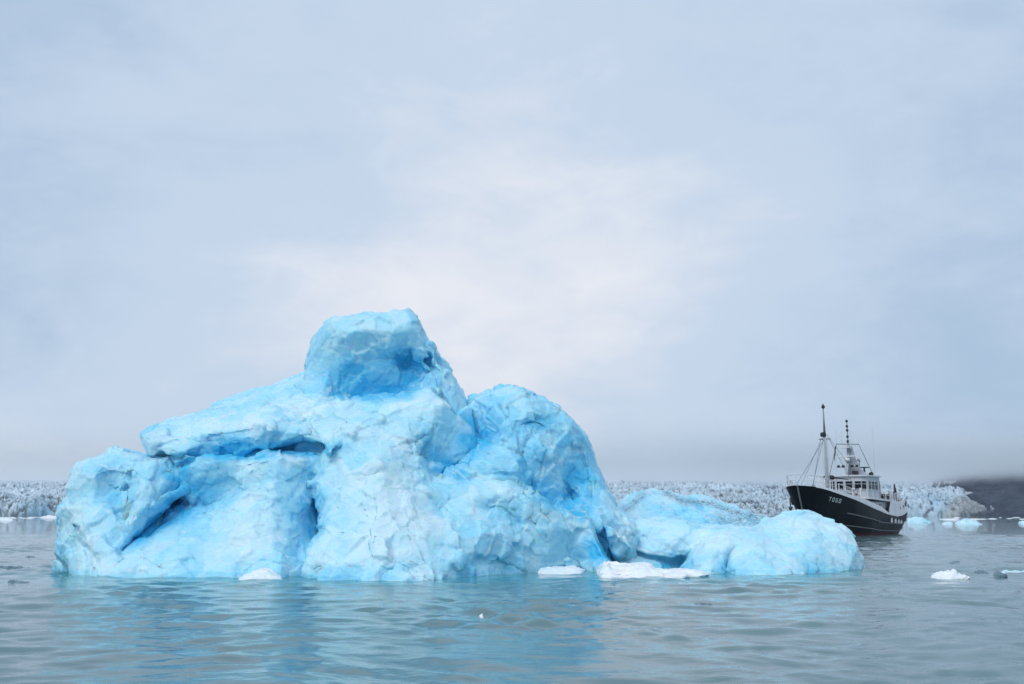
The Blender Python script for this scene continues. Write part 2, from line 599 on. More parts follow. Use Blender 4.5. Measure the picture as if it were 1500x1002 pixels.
    g1, g2, _, cid2 = worley(wt * np.array([1, 1, .7], np.float32), scal * .8, seed + 3)
    d += -(np.clip(g2 - g1, 0, .5) - .22) * 0.10 * mask * scal / 1.5
    d += facets(wt, scal * 1.1, seed + 5, 0.10, 0.015)
    d += facets(wp, scal * 0.3, seed + 6, 0.11, 0.02) * mask2
    d += facets(wt * np.array([1, 1, 2.2], np.float32), scal * 0.55, seed + 8, 0.06, 0.012)
    d += fbm(wt * np.array([1, 1, 3.0], np.float32), 0.6, 3, seed + 7) * 0.010
    ridge = np.clip(1 - (f2 - f1) / .07, 0, 1) * .8 + np.clip(1 - (g2 - g1) / .10, 0, 1) * mask * .7
    sheet = (rnd(cid[:, 0], cid[:, 1], cid[:, 2], 77) - .5) * .24 + (rnd(cid2[:, 0], cid2[:, 1], cid2[:, 2], 78) - .5) * .22 * mask
    f1 = (np.clip(ridge * .35 + rim, 0, 1), sheet * .35 + tone)  # edge glints painted pale along ridges and facet borders; cell tone
    v = v + N * (d * rough)[:, None].astype(np.float32)
    return v, q, f1


BLUE_SHADE = [  # blue ice tint, shade of the hollows painted in, open faces paler: px, py, rx, ry, tilt deg, amount
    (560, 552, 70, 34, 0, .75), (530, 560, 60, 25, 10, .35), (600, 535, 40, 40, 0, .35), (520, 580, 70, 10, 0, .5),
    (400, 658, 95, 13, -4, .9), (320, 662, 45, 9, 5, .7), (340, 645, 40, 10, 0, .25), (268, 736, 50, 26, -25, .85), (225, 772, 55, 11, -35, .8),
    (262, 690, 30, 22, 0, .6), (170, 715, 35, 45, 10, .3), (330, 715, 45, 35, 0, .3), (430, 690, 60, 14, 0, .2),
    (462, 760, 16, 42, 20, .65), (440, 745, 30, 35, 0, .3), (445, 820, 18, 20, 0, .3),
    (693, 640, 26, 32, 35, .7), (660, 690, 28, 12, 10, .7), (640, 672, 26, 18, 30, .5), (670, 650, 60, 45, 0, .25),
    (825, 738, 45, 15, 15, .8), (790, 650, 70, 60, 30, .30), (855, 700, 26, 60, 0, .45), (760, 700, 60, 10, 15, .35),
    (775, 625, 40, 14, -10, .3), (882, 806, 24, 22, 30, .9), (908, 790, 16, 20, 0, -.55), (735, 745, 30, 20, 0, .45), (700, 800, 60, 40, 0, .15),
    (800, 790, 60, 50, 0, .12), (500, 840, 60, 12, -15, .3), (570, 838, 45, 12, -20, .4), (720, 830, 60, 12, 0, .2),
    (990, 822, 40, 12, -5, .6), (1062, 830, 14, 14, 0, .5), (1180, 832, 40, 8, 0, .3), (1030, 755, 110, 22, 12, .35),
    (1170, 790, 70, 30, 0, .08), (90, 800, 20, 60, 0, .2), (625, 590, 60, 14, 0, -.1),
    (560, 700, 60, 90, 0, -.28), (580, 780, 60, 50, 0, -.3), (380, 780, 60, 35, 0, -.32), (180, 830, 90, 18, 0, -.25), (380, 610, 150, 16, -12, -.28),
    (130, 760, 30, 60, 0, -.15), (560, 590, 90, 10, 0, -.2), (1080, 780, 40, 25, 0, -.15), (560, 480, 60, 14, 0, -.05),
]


def attrs_for(v, seed, base=0.42):
    px, py = world2px(v[:, 0], v[:, 1], v[:, 2])
    w = 5 * fbm(v, 1.0, 3, seed + 50); w2 = 4 * fbm(v, 1.0, 3, seed + 60)
    px = px + w; py = py + w2
    c = np.full(len(v), base)
    for (x, y, rx, ry, t, a) in BLUE_SHADE:
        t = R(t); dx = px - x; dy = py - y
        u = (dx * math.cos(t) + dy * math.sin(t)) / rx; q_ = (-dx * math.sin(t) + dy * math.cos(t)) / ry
        c = c + .85 * a * np.exp(-(u * u + q_ * q_) ** 1.5 * 0.9)  # hollows get their shade as deeper blue in the colour
    c = c + 0.07 * fbm(v, 3.0, 4, seed + 70)
    wet = .16 + .10 * vnoise(v, .8, 505)
    c = c + .22 * np.clip((wet - v[:, 2]) / .08 + .5, 0, 1)
    fr = np.clip((vnoise(v * np.array([1, 1, 2.0], np.float32), 1.6, seed + 80) - 0.45) * 2, 0, 1) * 0.35
    return np.clip(c, 0, 1), fr


def build_ice(name, chunks, voxel, zmin, mat, parent=None, rough=1.0, seed=1, scal=1.5, base=0.42, dirt_dark=None, tint=True, up_white=0.0):
    v, q, f1 = ice_mesh(chunks, voxel, zmin, rough, seed, scal)
    if tint:
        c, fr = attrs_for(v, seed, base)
        c = np.clip(c + f1[1], 0, 1); fr = np.clip(fr + .6 * f1[0] * np.clip(vnoise(v, .9, seed + 44) * 1.5 + .4, 0, 1), 0, 1)  # patchy frost plus the painted edge glints
    else:
        c = np.clip(base + 0.2 * fbm(v, 0.8, 3, seed), 0, 1); fr = np.zeros(len(v))
    dd = dirt_dark(v) if dirt_dark else np.zeros(len(v))
    return link_mesh(name, v, q, mat, parent, smooth=not tint, attrs={'clear': c, 'frost_glint': fr, 'dirt_dark': dd})  # clear also carries the shade painted into the hollows


TOWER = [dict(poly=[(440, 660), (444, 575), (452, 548), (456, 535), (455, 520), (459, 500), (466, 487), (473, 474), (480, 470), (500, 466), (520, 466), (534, 465), (541, 460), (552, 459), (562, 463), (572, 461), (584, 461), (592, 454), (598, 451), (606, 462), (615, 475), (619, 488), (625, 501), (637, 510), (643, 527), (655, 545), (663, 558), (671, 570), (676, 584), (682, 605), (700, 660)],
              front=[(480, 480, 45.6), (540, 475, 45.0), (597, 462, 45.2), (540, 498, 45.4), (500, 510, 45.7), (470, 520, 46.0), (545, 520, 46.0), (590, 500, 45.2), (545, 545, 46.3), (560, 575, 46.6), (520, 590, 46.6), (500, 560, 46.2), (465, 560, 46.0), (465, 590, 45.6), (610, 535, 46.4), (600, 570, 46.9), (625, 520, 45.4), (640, 550, 45.2), (645, 590, 45.6), (665, 580, 45.3), (670, 620, 45.6), (560, 620, 47), (470, 640, 46)],
              scarps=[([(524, 536), (545, 520), (565, 524), (585, 508), (600, 515)], 14, .3), ([(600, 500), (610, 530), (622, 560)], 14, .45), ([(470, 505), (500, 500), (530, 492)], 20, .2)], back=52.0, round=1.0, grooves=[([(628, 520), (640, 550), (652, 590), (660, 615)], 5, 0.7), ([(505, 545), (500, 575), (494, 600)], 5, .35)])]
SLAB = [dict(poly=[(213, 640), (217, 634), (232, 627), (262, 618), (290, 607), (310, 598), (325, 590), (345, 582), (370, 575), (400, 565), (425, 557), (440, 546), (455, 535), (490, 545), (520, 600), (520, 640), (487, 668), (480, 664), (476, 650), (467, 643), (450, 641), (436, 643), (420, 651), (400, 657), (378, 657), (360, 664), (350, 670), (335, 668), (300, 668), (255, 664), (221, 668)],
             front=[(216, 642, 43.0), (224, 662, 43.2), (240, 628, 44.6), (262, 620, 46), (340, 588, 47.4), (400, 570, 48), (440, 552, 48.2), (300, 638, 42.8), (310, 630, 43.2), (300, 660, 43.2), (380, 625, 42.2), (380, 650, 42.5), (400, 618, 42.5), (415, 650, 42.4), (440, 606, 44.6), (430, 585, 46), (440, 632, 42.5), (478, 630, 42.9), (350, 605, 45.4), (340, 640, 42.7), (260, 645, 43.1), (280, 622, 45.0), (345, 666, 43.4), (500, 600, 45)],
             scarps=[([(300, 636), (318, 634), (345, 632), (381, 625)], 10, .55), ([(222, 655), (250, 645), (278, 640), (300, 641)], 9, .3), ([(381, 617), (384, 640), (397, 652), (402, 657)], 9, .4), ([(400, 608), (430, 612), (460, 622)], 10, .25), ([(280, 622), (330, 612), (380, 598), (420, 590)], 9, .3)], back=51.0, round=0.35, jag=1.2, grooves=[([(385, 618), (387, 636), (396, 650), (402, 656)], 3, .35), ([(255, 655), (290, 645), (330, 648)], 4, .35)]),
        dict(poly=[(285, 630), (520, 610), (520, 690), (285, 690)], front=[(300, 640, 43.8), (500, 640, 44.0), (400, 680, 43.9), (300, 680, 43.7)], back=50, round=.5)]
LEDGE = [dict(poly=[(418, 612), (430, 604), (440, 602), (455, 601), (480, 597), (496, 595), (509, 588), (520, 587), (531, 585), (545, 584), (560, 579), (569, 577), (576, 580), (582, 586), (595, 584), (612, 574), (620, 571), (627, 567), (640, 579), (657, 593), (661, 603), (668, 610), (690, 618), (700, 720), (418, 720), (430, 640), (418, 625)],
              front=[(430, 606, 44.6), (440, 625, 43.6), (470, 605, 44.4), (500, 598, 44.6), (560, 583, 44.9), (560, 604, 44.2), (627, 572, 44.8), (600, 600, 44.3), (640, 595, 44.2), (640, 615, 43.8), (660, 620, 44.4), (560, 650, 44), (480, 640, 43.6), (480, 700, 43.6), (680, 630, 45), (700, 700, 44.6)],
              back=48.0, round=0.35, jag=1.0)]
BOWL = [dict(poly=[(600, 615), (640, 612), (668, 608), (679, 597), (690, 600), (700, 640), (760, 664), (775, 680), (775, 730), (600, 730)],
             front=[(625, 625, 44.0), (660, 620, 44.6), (685, 610, 45.4), (650, 650, 44.7), (620, 660, 44.0), (650, 685, 44.5), (625, 680, 43.6), (690, 645, 45.4), (700, 660, 44.8), (700, 672, 43.4), (740, 668, 43.5), (740, 690, 43.0), (700, 690, 43.5), (675, 670, 44.6), (760, 690, 43.5), (650, 720, 44), (760, 725, 43.6)],
             scarps=[([(768, 667), (740, 668), (700, 672), (677, 680)], 12, .5), ([(703, 696), (740, 692), (770, 700)], 8, .4), ([(690, 655), (665, 645), (645, 655)], 12, .3)], back=48, round=0.4, grooves=[([(640, 640), (655, 660), (690, 665)], 5, .3)])]
CENTRE = [dict(poly=[(498, 611), (504, 605), (521, 604), (540, 605), (560, 606), (592, 610), (616, 618), (639, 619), (640, 632), (625, 645), (614, 655), (610, 665), (608, 674), (618, 680), (628, 686), (636, 694), (644, 697), (661, 697), (672, 694), (682, 692), (703, 694), (706, 701), (730, 700), (752, 702), (762, 710), (768, 716), (785, 724), (803, 731), (805, 741), (810, 747), (830, 749), (847, 750), (860, 747), (866, 757), (870, 777), (878, 800), (892, 822), (900, 890), (448, 890), (449, 835), (452, 812), (457, 797), (474, 783), (473, 760), (471, 747), (460, 742), (449, 728), (454, 715), (444, 703), (455, 690), (470, 675), (480, 661), (484, 648), (493, 638), (500, 628), (509, 622)],
               front=[(505, 612, 43.2), (560, 610, 43.6), (600, 615, 43.6), (630, 625, 43.6), (500, 640, 42.6), (550, 650, 42.0), (600, 650, 42.7), (485, 665, 42.4), (550, 700, 40.7), (600, 700, 41.5), (455, 705, 42), (480, 720, 41.3), (540, 735, 39.7), (560, 770, 39.0), (500, 760, 40.0), (540, 815, 38.2), (500, 845, 37.9), (540, 852, 37.4), (580, 850, 37.6), (600, 800, 38.8), (460, 830, 39.2), (485, 795, 39.3), (465, 760, 41.5), (640, 705, 42.6), (640, 730, 41.6), (640, 780, 40.2), (640, 848, 38.4), (690, 705, 42.9), (700, 735, 41.9), (740, 745, 42.1), (710, 790, 40.6), (720, 842, 41.3), (760, 720, 43.0), (800, 745, 43.2), (790, 790, 42.6), (800, 838, 43.5), (850, 757, 43.9), (850, 800, 43.7), (850, 834, 44.4), (880, 830, 42.8), (720, 880, 40.5), (540, 880, 37), (850, 880, 43), (455, 880, 39)],
               scarps=[([(540, 648), (560, 655), (575, 642), (600, 650), (612, 665)], 14, .3), ([(474, 783), (490, 781), (513, 780)], 22, .4), ([(532, 727), (505, 755), (478, 780)], 16, .45), ([(484, 846), (497, 828), (515, 832), (533, 827), (544, 836), (553, 827), (576, 835), (592, 846)], 14, .3), ([(593, 818), (598, 796), (606, 782), (568, 775)], 18, .4), ([(548, 835), (546, 800), (552, 770)], 10, .22), ([(705, 745), (735, 740), (760, 762)], 24, .4), ([(640, 838), (690, 818), (722, 812), (765, 836)], 16, .35), ([(500, 690), (530, 700), (560, 693), (590, 705), (620, 720)], 14, .25), ([(640, 730), (660, 755), (650, 790)], 18, .25), ([(780, 800), (770, 765), (790, 745)], 22, .3), ([(838, 830), (835, 795), (850, 770)], 22, .25), ([(455, 700), (470, 712), (466, 730), (473, 747)], 8, .3), ([(520, 655), (515, 680), (500, 695)], 14, .25), ([(600, 745), (640, 740), (680, 765)], 16, .2)], back=50.0, round=0.32, jag=1.3,
               grooves=[([(600, 640), (612, 665), (607, 680)], 6, -.2), ([(470, 700), (520, 690), (560, 720)], 7, .35), ([(555, 725), (545, 780), (550, 830)], 4, .25),
                        ([(700, 745), (740, 750), (760, 770)], 12, .4), ([(650, 740), (690, 790), (700, 835)], 8, .3), ([(470, 843), (500, 822), (520, 838)], 4, .35), ([(560, 848), (585, 826), (610, 838)], 5, .4), ([(760, 760), (775, 800), (770, 838)], 6, .25)])]
HUMP = [dict(poly=[(640, 880), (650, 700), (668, 612), (677, 600), (689, 595), (689, 583), (697, 579), (705, 577), (720, 574), (736, 575), (752, 574), (760, 572), (770, 575), (790, 585), (812, 595), (820, 608), (840, 622), (853, 634), (860, 643), (863, 657), (868, 680), (876, 690), (880, 700), (882, 712), (890, 730), (904, 747), (915, 757), (927, 766), (922, 785), (926, 810), (932, 890)],
             front=[(690, 600, 45.9), (700, 588, 45.6), (760, 580, 46.2), (735, 610, 44.9), (760, 610, 45.0), (700, 630, 46.2), (695, 645, 46.2), (715, 655, 45.8), (750, 645, 44.3), (760, 670, 43.9), (770, 690, 44.2), (800, 610, 45.8), (800, 640, 45.0), (800, 680, 44.7), (820, 700, 44.9), (800, 720, 44.9), (830, 735, 45.6), (850, 735, 45.5), (845, 690, 46.2), (850, 650, 46.4), (870, 700, 46.2), (888, 745, 45.3), (870, 760, 44.4), (905, 760, 45.6), (880, 785, 45.2), (870, 800, 45.6), (895, 815, 46.6), (915, 790, 45.6), (925, 820, 46.4), (900, 860, 46), (690, 700, 46), (780, 760, 45), (780, 860, 44)],
             scarps=[([(755, 690), (758, 660), (757, 625), (775, 618)], 18, .6), ([(845, 640), (862, 690), (868, 745)], 22, .5), ([(770, 612), (800, 625), (818, 634)], 16, .4), ([(870, 765), (885, 790), (905, 822)], 20, .6), ([(790, 655), (802, 690), (782, 716)], 16, .3), ([(820, 660), (825, 700), (845, 730)], 14, .3), ([(695, 600), (715, 622), (742, 630)], 14, .25)], back=53, round=0.95, roundk=1.1, grooves=[([(758, 620), (790, 625), (775, 650), (762, 680)], 6, .45), ([(815, 640), (825, 690), (835, 730)], 8, .5), ([(863, 700), (868, 740), (860, 760)], 5, .5)]),
        dict(poly=[(884, 768), (897, 772), (905, 780), (915, 791), (925, 802), (920, 806), (908, 811), (900, 809), (893, 795)], front=[(890, 772, 44.0), (905, 790, 43.7), (920, 802, 43.9), (903, 806, 44.3)], back=45.2, round=.12, roundb=.3, jag=.5)]
LEFT = [dict(poly=[(84, 812), (84, 803), (89, 793), (92, 784), (96, 775), (92, 760), (89, 748), (94, 740), (100, 732), (101, 718), (104, 700), (110, 695), (114, 683), (117, 677), (135, 676), (150, 678), (155, 668), (155, 653), (164, 654), (172, 655), (185, 662), (190, 668), (199, 667), (209, 671), (217, 671), (222, 677), (232, 674), (241, 671), (257, 664), (275, 662), (292, 662), (300, 666), (313, 669), (340, 672), (352, 672), (367, 668), (380, 666), (393, 664), (415, 666), (428, 664), (441, 664), (455, 668), (480, 665), (510, 668), (510, 890), (112, 890), (108, 842), (102, 833), (96, 822)],
             front=[(120, 690, 42.4), (105, 725, 42.6), (100, 760, 42.5), (95, 800, 42.6), (110, 830, 41.3), (135, 690, 42.0), (150, 720, 42.3), (135, 760, 41.2), (125, 800, 40.9), (150, 840, 39.9), (165, 662, 43.5), (170, 720, 42.7), (190, 690, 42.2), (200, 730, 41.7), (215, 745, 41.8), (180, 770, 41.4), (190, 800, 41.1), (200, 842, 39.8), (235, 700, 42.8), (238, 722, 42.3), (255, 722, 42.9), (270, 735, 43.8), (250, 750, 43.5), (290, 725, 43.5), (232, 765, 43.4), (310, 740, 43.3), (330, 720, 42.6), (295, 765, 42.1), (250, 790, 41.2), (240, 815, 40.3), (300, 800, 40.8), (300, 844, 39.5), (350, 690, 42.0), (315, 685, 42.4), (400, 680, 41.8), (400, 720, 41.3), (355, 750, 41.4), (370, 790, 40.5), (400, 810, 40.1), (400, 842, 39.5), (430, 830, 39.8), (440, 770, 41.6), (462, 745, 43.0), (455, 790, 42.3), (440, 700, 41.9), (258, 680, 43.2), (275, 668, 42.6), (300, 675, 42.3), (480, 680, 42.6), (300, 880, 39), (130, 880, 40.5), (450, 880, 40.5)],
             scarps=[([(172, 812), (200, 782), (222, 763), (243, 743), (262, 729), (278, 716)], 13, .5), ([(193, 690), (192, 745), (186, 770)], 20, .5), ([(365, 728), (330, 738), (300, 762), (255, 785), (215, 802)], 15, .6), ([(321, 705), (319, 672)], 20, .2), ([(118, 790), (140, 812), (150, 840)], 14, .35), ([(225, 700), (245, 690), (262, 700)], 10, .4), ([(300, 690), (322, 705), (330, 725)], 16, .3), ([(370, 680), (395, 700), (420, 705), (445, 700)], 14, .3), ([(420, 790), (440, 770), (448, 745)], 14, .35), ([(300, 815), (330, 800), (360, 815)], 14, .25), ([(140, 700), (165, 690), (190, 692)], 16, .3), ([(160, 835), (190, 815), (220, 822), (250, 840)], 12, .3), ([(350, 840), (385, 820), (420, 828), (440, 815)], 12, .3)], back=50, round=0.38, jag=1.5,
             grooves=[([(262, 732), (235, 752), (205, 780), (180, 806)], 5, 1.0), ([(245, 758), (215, 790)], 4, .5), ([(228, 741), (250, 726), (272, 716)], 5, -.35), ([(192, 690), (194, 735), (186, 770)], 3.5, .4), ([(250, 668), (262, 690), (285, 672)], 6, .6), ([(455, 700), (468, 750), (456, 800)], 6, .5), ([(330, 780), (380, 745), (430, 730)], 9, -.25), ([(100, 780), (125, 800), (135, 840)], 4, .4), ([(130, 742), (165, 740), (190, 770)], 4, .25)]),
        dict(poly=[(72, 822), (80, 818), (104, 826), (108, 850), (108, 880), (75, 880)], front=[(80, 830, 44.5), (105, 835, 44), (100, 870, 44)], back=46.5, round=.3)]
RIDGE = [dict(poly=[(890, 890), (900, 830), (912, 795), (914, 781), (925, 766), (940, 764), (955, 762), (970, 761), (985, 758), (996, 761), (1006, 764), (1025, 770), (1045, 773), (1070, 778), (1080, 890)],
              front=[(920, 775, 46.8), (960, 766, 47.0), (985, 764, 46.8), (1030, 775, 46.5), (960, 795, 46.2), (930, 800, 46.6), (1000, 795, 46.0), (950, 825, 46.2), (1000, 815, 46.4), (1000, 830, 46.8), (1050, 800, 46), (980, 860, 45.5)], scarps=[([(915, 800), (950, 812), (985, 818), (1005, 812)], 13, .8), ([(930, 785), (970, 782), (1010, 790)], 12, .2)], back=52, round=.5, jag=1.0),
         dict(poly=[(1001, 890), (1002, 834), (1007, 822), (1018, 806), (1026, 796), (1038, 788), (1052, 779), (1066, 774), (1078, 773), (1090, 772), (1099, 769), (1106, 774), (1113, 779), (1132, 793), (1150, 806), (1164, 816), (1180, 830), (1190, 890)],
              front=[(1010, 830, 43.5), (1025, 805, 43.8), (1050, 785, 44.4), (1098, 776, 44.8), (1050, 810, 42.8), (1040, 838, 42.4), (1064, 815, 43.3), (1063, 838, 43.0), (1075, 800, 43.3), (1090, 810, 42.3), (1100, 842, 41.0), (1125, 800, 43.6), (1140, 843, 41.0), (1165, 830, 42.4), (1100, 870, 40)], scarps=[([(1030, 810), (1055, 795), (1085, 790)], 14, .25), ([(1110, 800), (1090, 820), (1092, 845)], 16, .3)], back=50, round=.32, jag=1.0,
              grooves=[([(1100, 774), (1085, 800), (1068, 815), (1062, 842)], 5, .5)]),
         dict(poly=[(1085, 890), (1095, 800), (1111, 777), (1120, 768), (1129, 761), (1140, 756), (1150, 752), (1162, 750), (1171, 749), (1180, 751), (1189, 752), (1198, 756), (1210, 761), (1216, 765), (1222, 769), (1234, 769), (1238, 774), (1243, 779), (1249, 787), (1252, 795), (1254, 805), (1256, 812), (1262, 820), (1262, 890)],
              front=[(1115, 782, 45.6), (1140, 763, 46.2), (1170, 756, 46.4), (1215, 770, 46.2), (1150, 785, 44.9), (1190, 780, 44.8), (1170, 810, 43.6), (1200, 815, 43.4), (1195, 828, 43.2), (1235, 790, 45.0), (1245, 820, 44.5), (1210, 840, 43.4), (1170, 844, 42.0), (1150, 840, 42.4), (1180, 880, 42), (1250, 870, 44)], scarps=[([(1168, 808), (1180, 819), (1200, 826), (1215, 822)], 12, .15), ([(1150, 765), (1175, 775), (1210, 775)], 14, .2), ([(1160, 840), (1185, 800), (1225, 800)], 14, .2)], back=52, round=.6, jag=1.0,
              grooves=[([(1150, 770), (1170, 790)], 3, .02)])]

berg = empty('iceberg', (0, 44, 0))
tag(berg, 'large blue iceberg with a scooped tower on top and a low trailing ridge', 'iceberg')


def under(o, root):
    o.parent = root
    o.matrix_parent_inverse = Matrix.Translation(-Vector(root.location))
    return o


VX = 0.066
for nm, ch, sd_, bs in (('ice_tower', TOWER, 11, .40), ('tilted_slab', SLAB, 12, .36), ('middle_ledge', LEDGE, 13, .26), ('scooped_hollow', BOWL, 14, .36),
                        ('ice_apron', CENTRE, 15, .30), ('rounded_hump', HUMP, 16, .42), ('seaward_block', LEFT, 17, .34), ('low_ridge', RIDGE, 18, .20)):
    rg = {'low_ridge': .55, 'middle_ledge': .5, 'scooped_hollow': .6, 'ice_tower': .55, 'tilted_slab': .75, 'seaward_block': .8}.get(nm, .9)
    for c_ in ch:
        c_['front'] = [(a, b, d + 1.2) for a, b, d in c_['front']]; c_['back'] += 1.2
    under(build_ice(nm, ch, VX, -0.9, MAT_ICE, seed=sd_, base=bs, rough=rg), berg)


# low striped berg behind the ridge
def debris(v):
    px, py = world2px(v[:, 0], v[:, 1], v[:, 2])
    d = np.zeros(len(v))
    for pl, wd, a in (([(975, 722), (1000, 735), (1040, 737), (1075, 750), (1120, 760)], 5, 1.0), ([(890, 760), (925, 742), (945, 722)], 6, .6), ([(1060, 760), (1120, 762), (1160, 775)], 14, .7)):
        q_ = np.full(len(v), 1e9)
        for a_, b_ in zip(pl[:-1], pl[1:]):
            q_ = np.minimum(q_, seg_dist(px, py, a_, b_))
        d = np.maximum(d, a * np.exp(-(q_ / wd) ** 2))
    return d


BACKB = [dict(poly=[(888, 840), (893, 765), (905, 750), (920, 735), (930, 727), (943, 719), (950, 721), (961, 721), (970, 723), (982, 727), (995, 730), (1006, 728), (1020, 730), (1036, 734), (1050, 738), (1060, 742), (1075, 748), (1090, 754), (1105, 757), (1120, 758), (1140, 768), (1165, 785), (1175, 840)],
              front=[(900, 760, 55), (925, 745, 56), (945, 725, 57), (960, 745, 54.8), (990, 735, 56.5), (1030, 742, 57), (1030, 765, 54.5), (980, 765, 53.8), (1080, 760, 56), (1120, 765, 56.5), (1150, 785, 55), (1030, 820, 53), (920, 820, 54), (1150, 820, 54)], back=62, round=.6, jag=1.6, grooves=[([(925, 765), (950, 740), (965, 725)], 4, .5), ([(990, 770), (1000, 745), (1015, 733)], 5, .4)])]
o = build_ice('low_iceberg', BACKB, 0.09, -0.9, MAT_ICE, seed=23, base=.22, dirt_dark=debris, rough=.9)
tag(o, 'low pale blue iceberg with dark sediment bands behind the trailing ridge', 'iceberg')


# floes and growlers
def floe(name, label, cat, poly, near, thick, mat, voxel, seed, base=.08, rough=.35, group=None, scal=.6):
    """near = photograph row of the waterline of its near edge, thick = metres front to back"""
    Yn = water_Y(near)
    ymax = max(p[1] for p in poly)
    ymin = min(p[1] for p in poly)
    xs = [p[0] for p in poly]
    Yf = Yn + thick
    # the top surface lies back: the higher a point shows, the farther it is
    fr = []
    for (x, y) in poly:
        fr.append((x, y, Yn + (near - y) / max(near - ymin, 1) * thick * 0.45))
    fr.append(((min(xs) + max(xs)) / 2, near, Yn)); fr.append(((min(xs) + max(xs)) / 2, near + 8, Yn - .1))
    p2 = list(poly) + [(max(xs) - 2, near + 10), (min(xs) + 2, near + 10)]
    o = build_ice(name, [dict(poly=p2, front=fr, back=Yf, round=min(.35, thick * .25), roundb=thick * .45, jag=.5, res=0.5 if max(xs) - min(xs) < 80 else 1.0)], voxel, -0.25, mat, seed=seed, rough=rough, base=base, tint=False, scal=scal)
    tag(o, label, cat, group)
    return o


floe('ice_floe', 'small white ice wedge floating before the left block of the iceberg', 'ice floe', [(348, 849), (356, 845), (370, 839), (382, 835), (392, 834), (402, 839), (410, 845), (413, 849)], 850, 1.6, MAT_FLOE, .04, 31)
floe('ice_floe', 'white ice slab with two little peaks floating beside the apron foot', 'ice floe', [(787, 840), (789, 833), (800, 831), (826, 831), (829, 827), (833, 829), (842, 826), (845, 831), (850, 834), (857, 834), (855, 840)], 841, 1.8, MAT_FLOE, .04, 32)
floe('ice_floe', 'long flat white ice floe lying against the trailing ridge', 'ice floe', [(876, 836), (879, 830), (888, 825), (910, 825), (935, 825), (951, 826), (957, 831), (975, 834), (1003, 833), (1025, 836), (1043, 842), (1030, 846), (990, 848), (940, 846), (900, 841)], 847, 3.6, MAT_FLOE, .05, 33)
floe('ice_floe', 'white ice floe with a small hump, alone in open water right of the iceberg', 'ice floe', [(1365, 846), (1368, 842), (1376, 840), (1385, 841), (1388, 836), (1396, 835), (1400, 841), (1412, 842), (1421, 844), (1424, 849), (1400, 850)], 850, 1.5, MAT_FLOE, .035, 34)
floe('ice_floe', 'pale turquoise ice floe floating just beyond the stern of the boat', 'ice floe', [(1328, 765), (1332, 759.5), (1340, 759), (1350, 758.5), (1358, 761.5), (1366, 765)], 765.5, 14, MAT_FLOE, .28, 35, base=.7, scal=3, rough=.6)
floe('ice_floe', 'pale turquoise domed ice floe below the glacier tongue', 'ice floe', [(1398, 768), (1404, 765.5), (1411, 763), (1420, 761.5), (1427, 763), (1434, 766), (1440, 768)], 768.5, 12, MAT_FLOE, .28, 36, base=.65, scal=3, rough=.6)
floe('ice_floe', 'small rounded ice floe left of the domed turquoise floe', 'ice floe', [(1379, 768), (1383, 764.5), (1389, 764), (1395, 766), (1397, 768)], 768.5, 8, MAT_FLOE, .25, 37, base=.6, scal=3, rough=.6)
floe('ice_floe', 'ice floe cut by the right edge of the photo, below the dark mountainside', 'ice floe', [(1494, 767), (1497, 763), (1504, 762), (1510, 767)], 767.5, 8, MAT_FLOE, .25, 38, base=.6, scal=3, rough=.6)
floe('ice_floe', 'low white ice floe at the far left below the glacier cliff', 'ice floe', [(-6, 762), (4, 758.5), (12, 758.5), (20, 762)], 762.5, 12, MAT_FLOE, .3, 39, base=.15, scal=3, rough=.6)
floe('ice_floe', 'low white ice heap at the water edge below the blue cliff, left of the iceberg', 'ice floe', [(58, 758.6), (66, 756), (73, 754.8), (80, 756.5), (90, 758.6)], 758.8, 30, MAT_FLOE, .5, 40, base=.1, scal=4)
floe('ice_floe', 'knobbly slushy ice floe farthest right of the pieces in open water', 'ice floe', [(1466, 840), (1470, 836), (1480, 835.5), (1495, 836), (1506, 838), (1508, 840.5)], 841, 2.2, MAT_FLOE, .045, 41, base=.5)
floe('ice_chip', 'tiny upright white ice chip in the foreground water before the iceberg', 'ice chip', [(704, 903), (704.5, 901), (706, 898.5), (707.5, 901), (707, 903)], 903.5, .12, MAT_FLOE, .012, 42, rough=.1, scal=.2)

for lab, poly, near, th, sd_ in (
        ('dark clear ice chunk low in the water near the left edge of the photo', [(9, 854), (14, 851), (20, 850), (26, 852), (33, 850.5), (40, 852), (45, 854)], 854.8, .9, 51),
        ('thin dark ice sliver in the water left of the iceberg', [(34, 817), (40, 815), (48, 815), (53, 817)], 817.6, 1.0, 52),
        ('thin dark ice sliver nearest the left edge of the photo', [(-4, 831), (8, 829.5), (25, 831), (48, 832)], 832.6, 1.0, 53),
        ('dark glassy ice chunk right of the small white humped floe', [(1427, 840), (1432, 836.5), (1442, 835.5), (1447, 839), (1448, 841)], 841.4, 1.2, 54),
        ('dark glassy ice chunk second to the right of the small white humped floe', [(1456, 842), (1458, 836), (1465, 837), (1472, 841), (1478, 845), (1466, 846)], 846.4, 1.4, 55),
        ('small dark ice piece beyond the small white humped floe', [(1390, 825), (1395, 822.6), (1405, 822.5), (1411, 824.5)], 825.4, 1.2, 56),
        ('small dark ice lump in the water before the trailing ridge', [(1014, 886), (1020, 884), (1030, 884.5), (1042, 883), (1043, 887)], 887.2, .4, 57)):
    o = floe('ice_growler', lab, 'ice chunk', poly, near, th, MAT_DARK_ICE, .035, sd_, rough=.45, group='dark clear ice chunks drifting in the water', scal=.35)


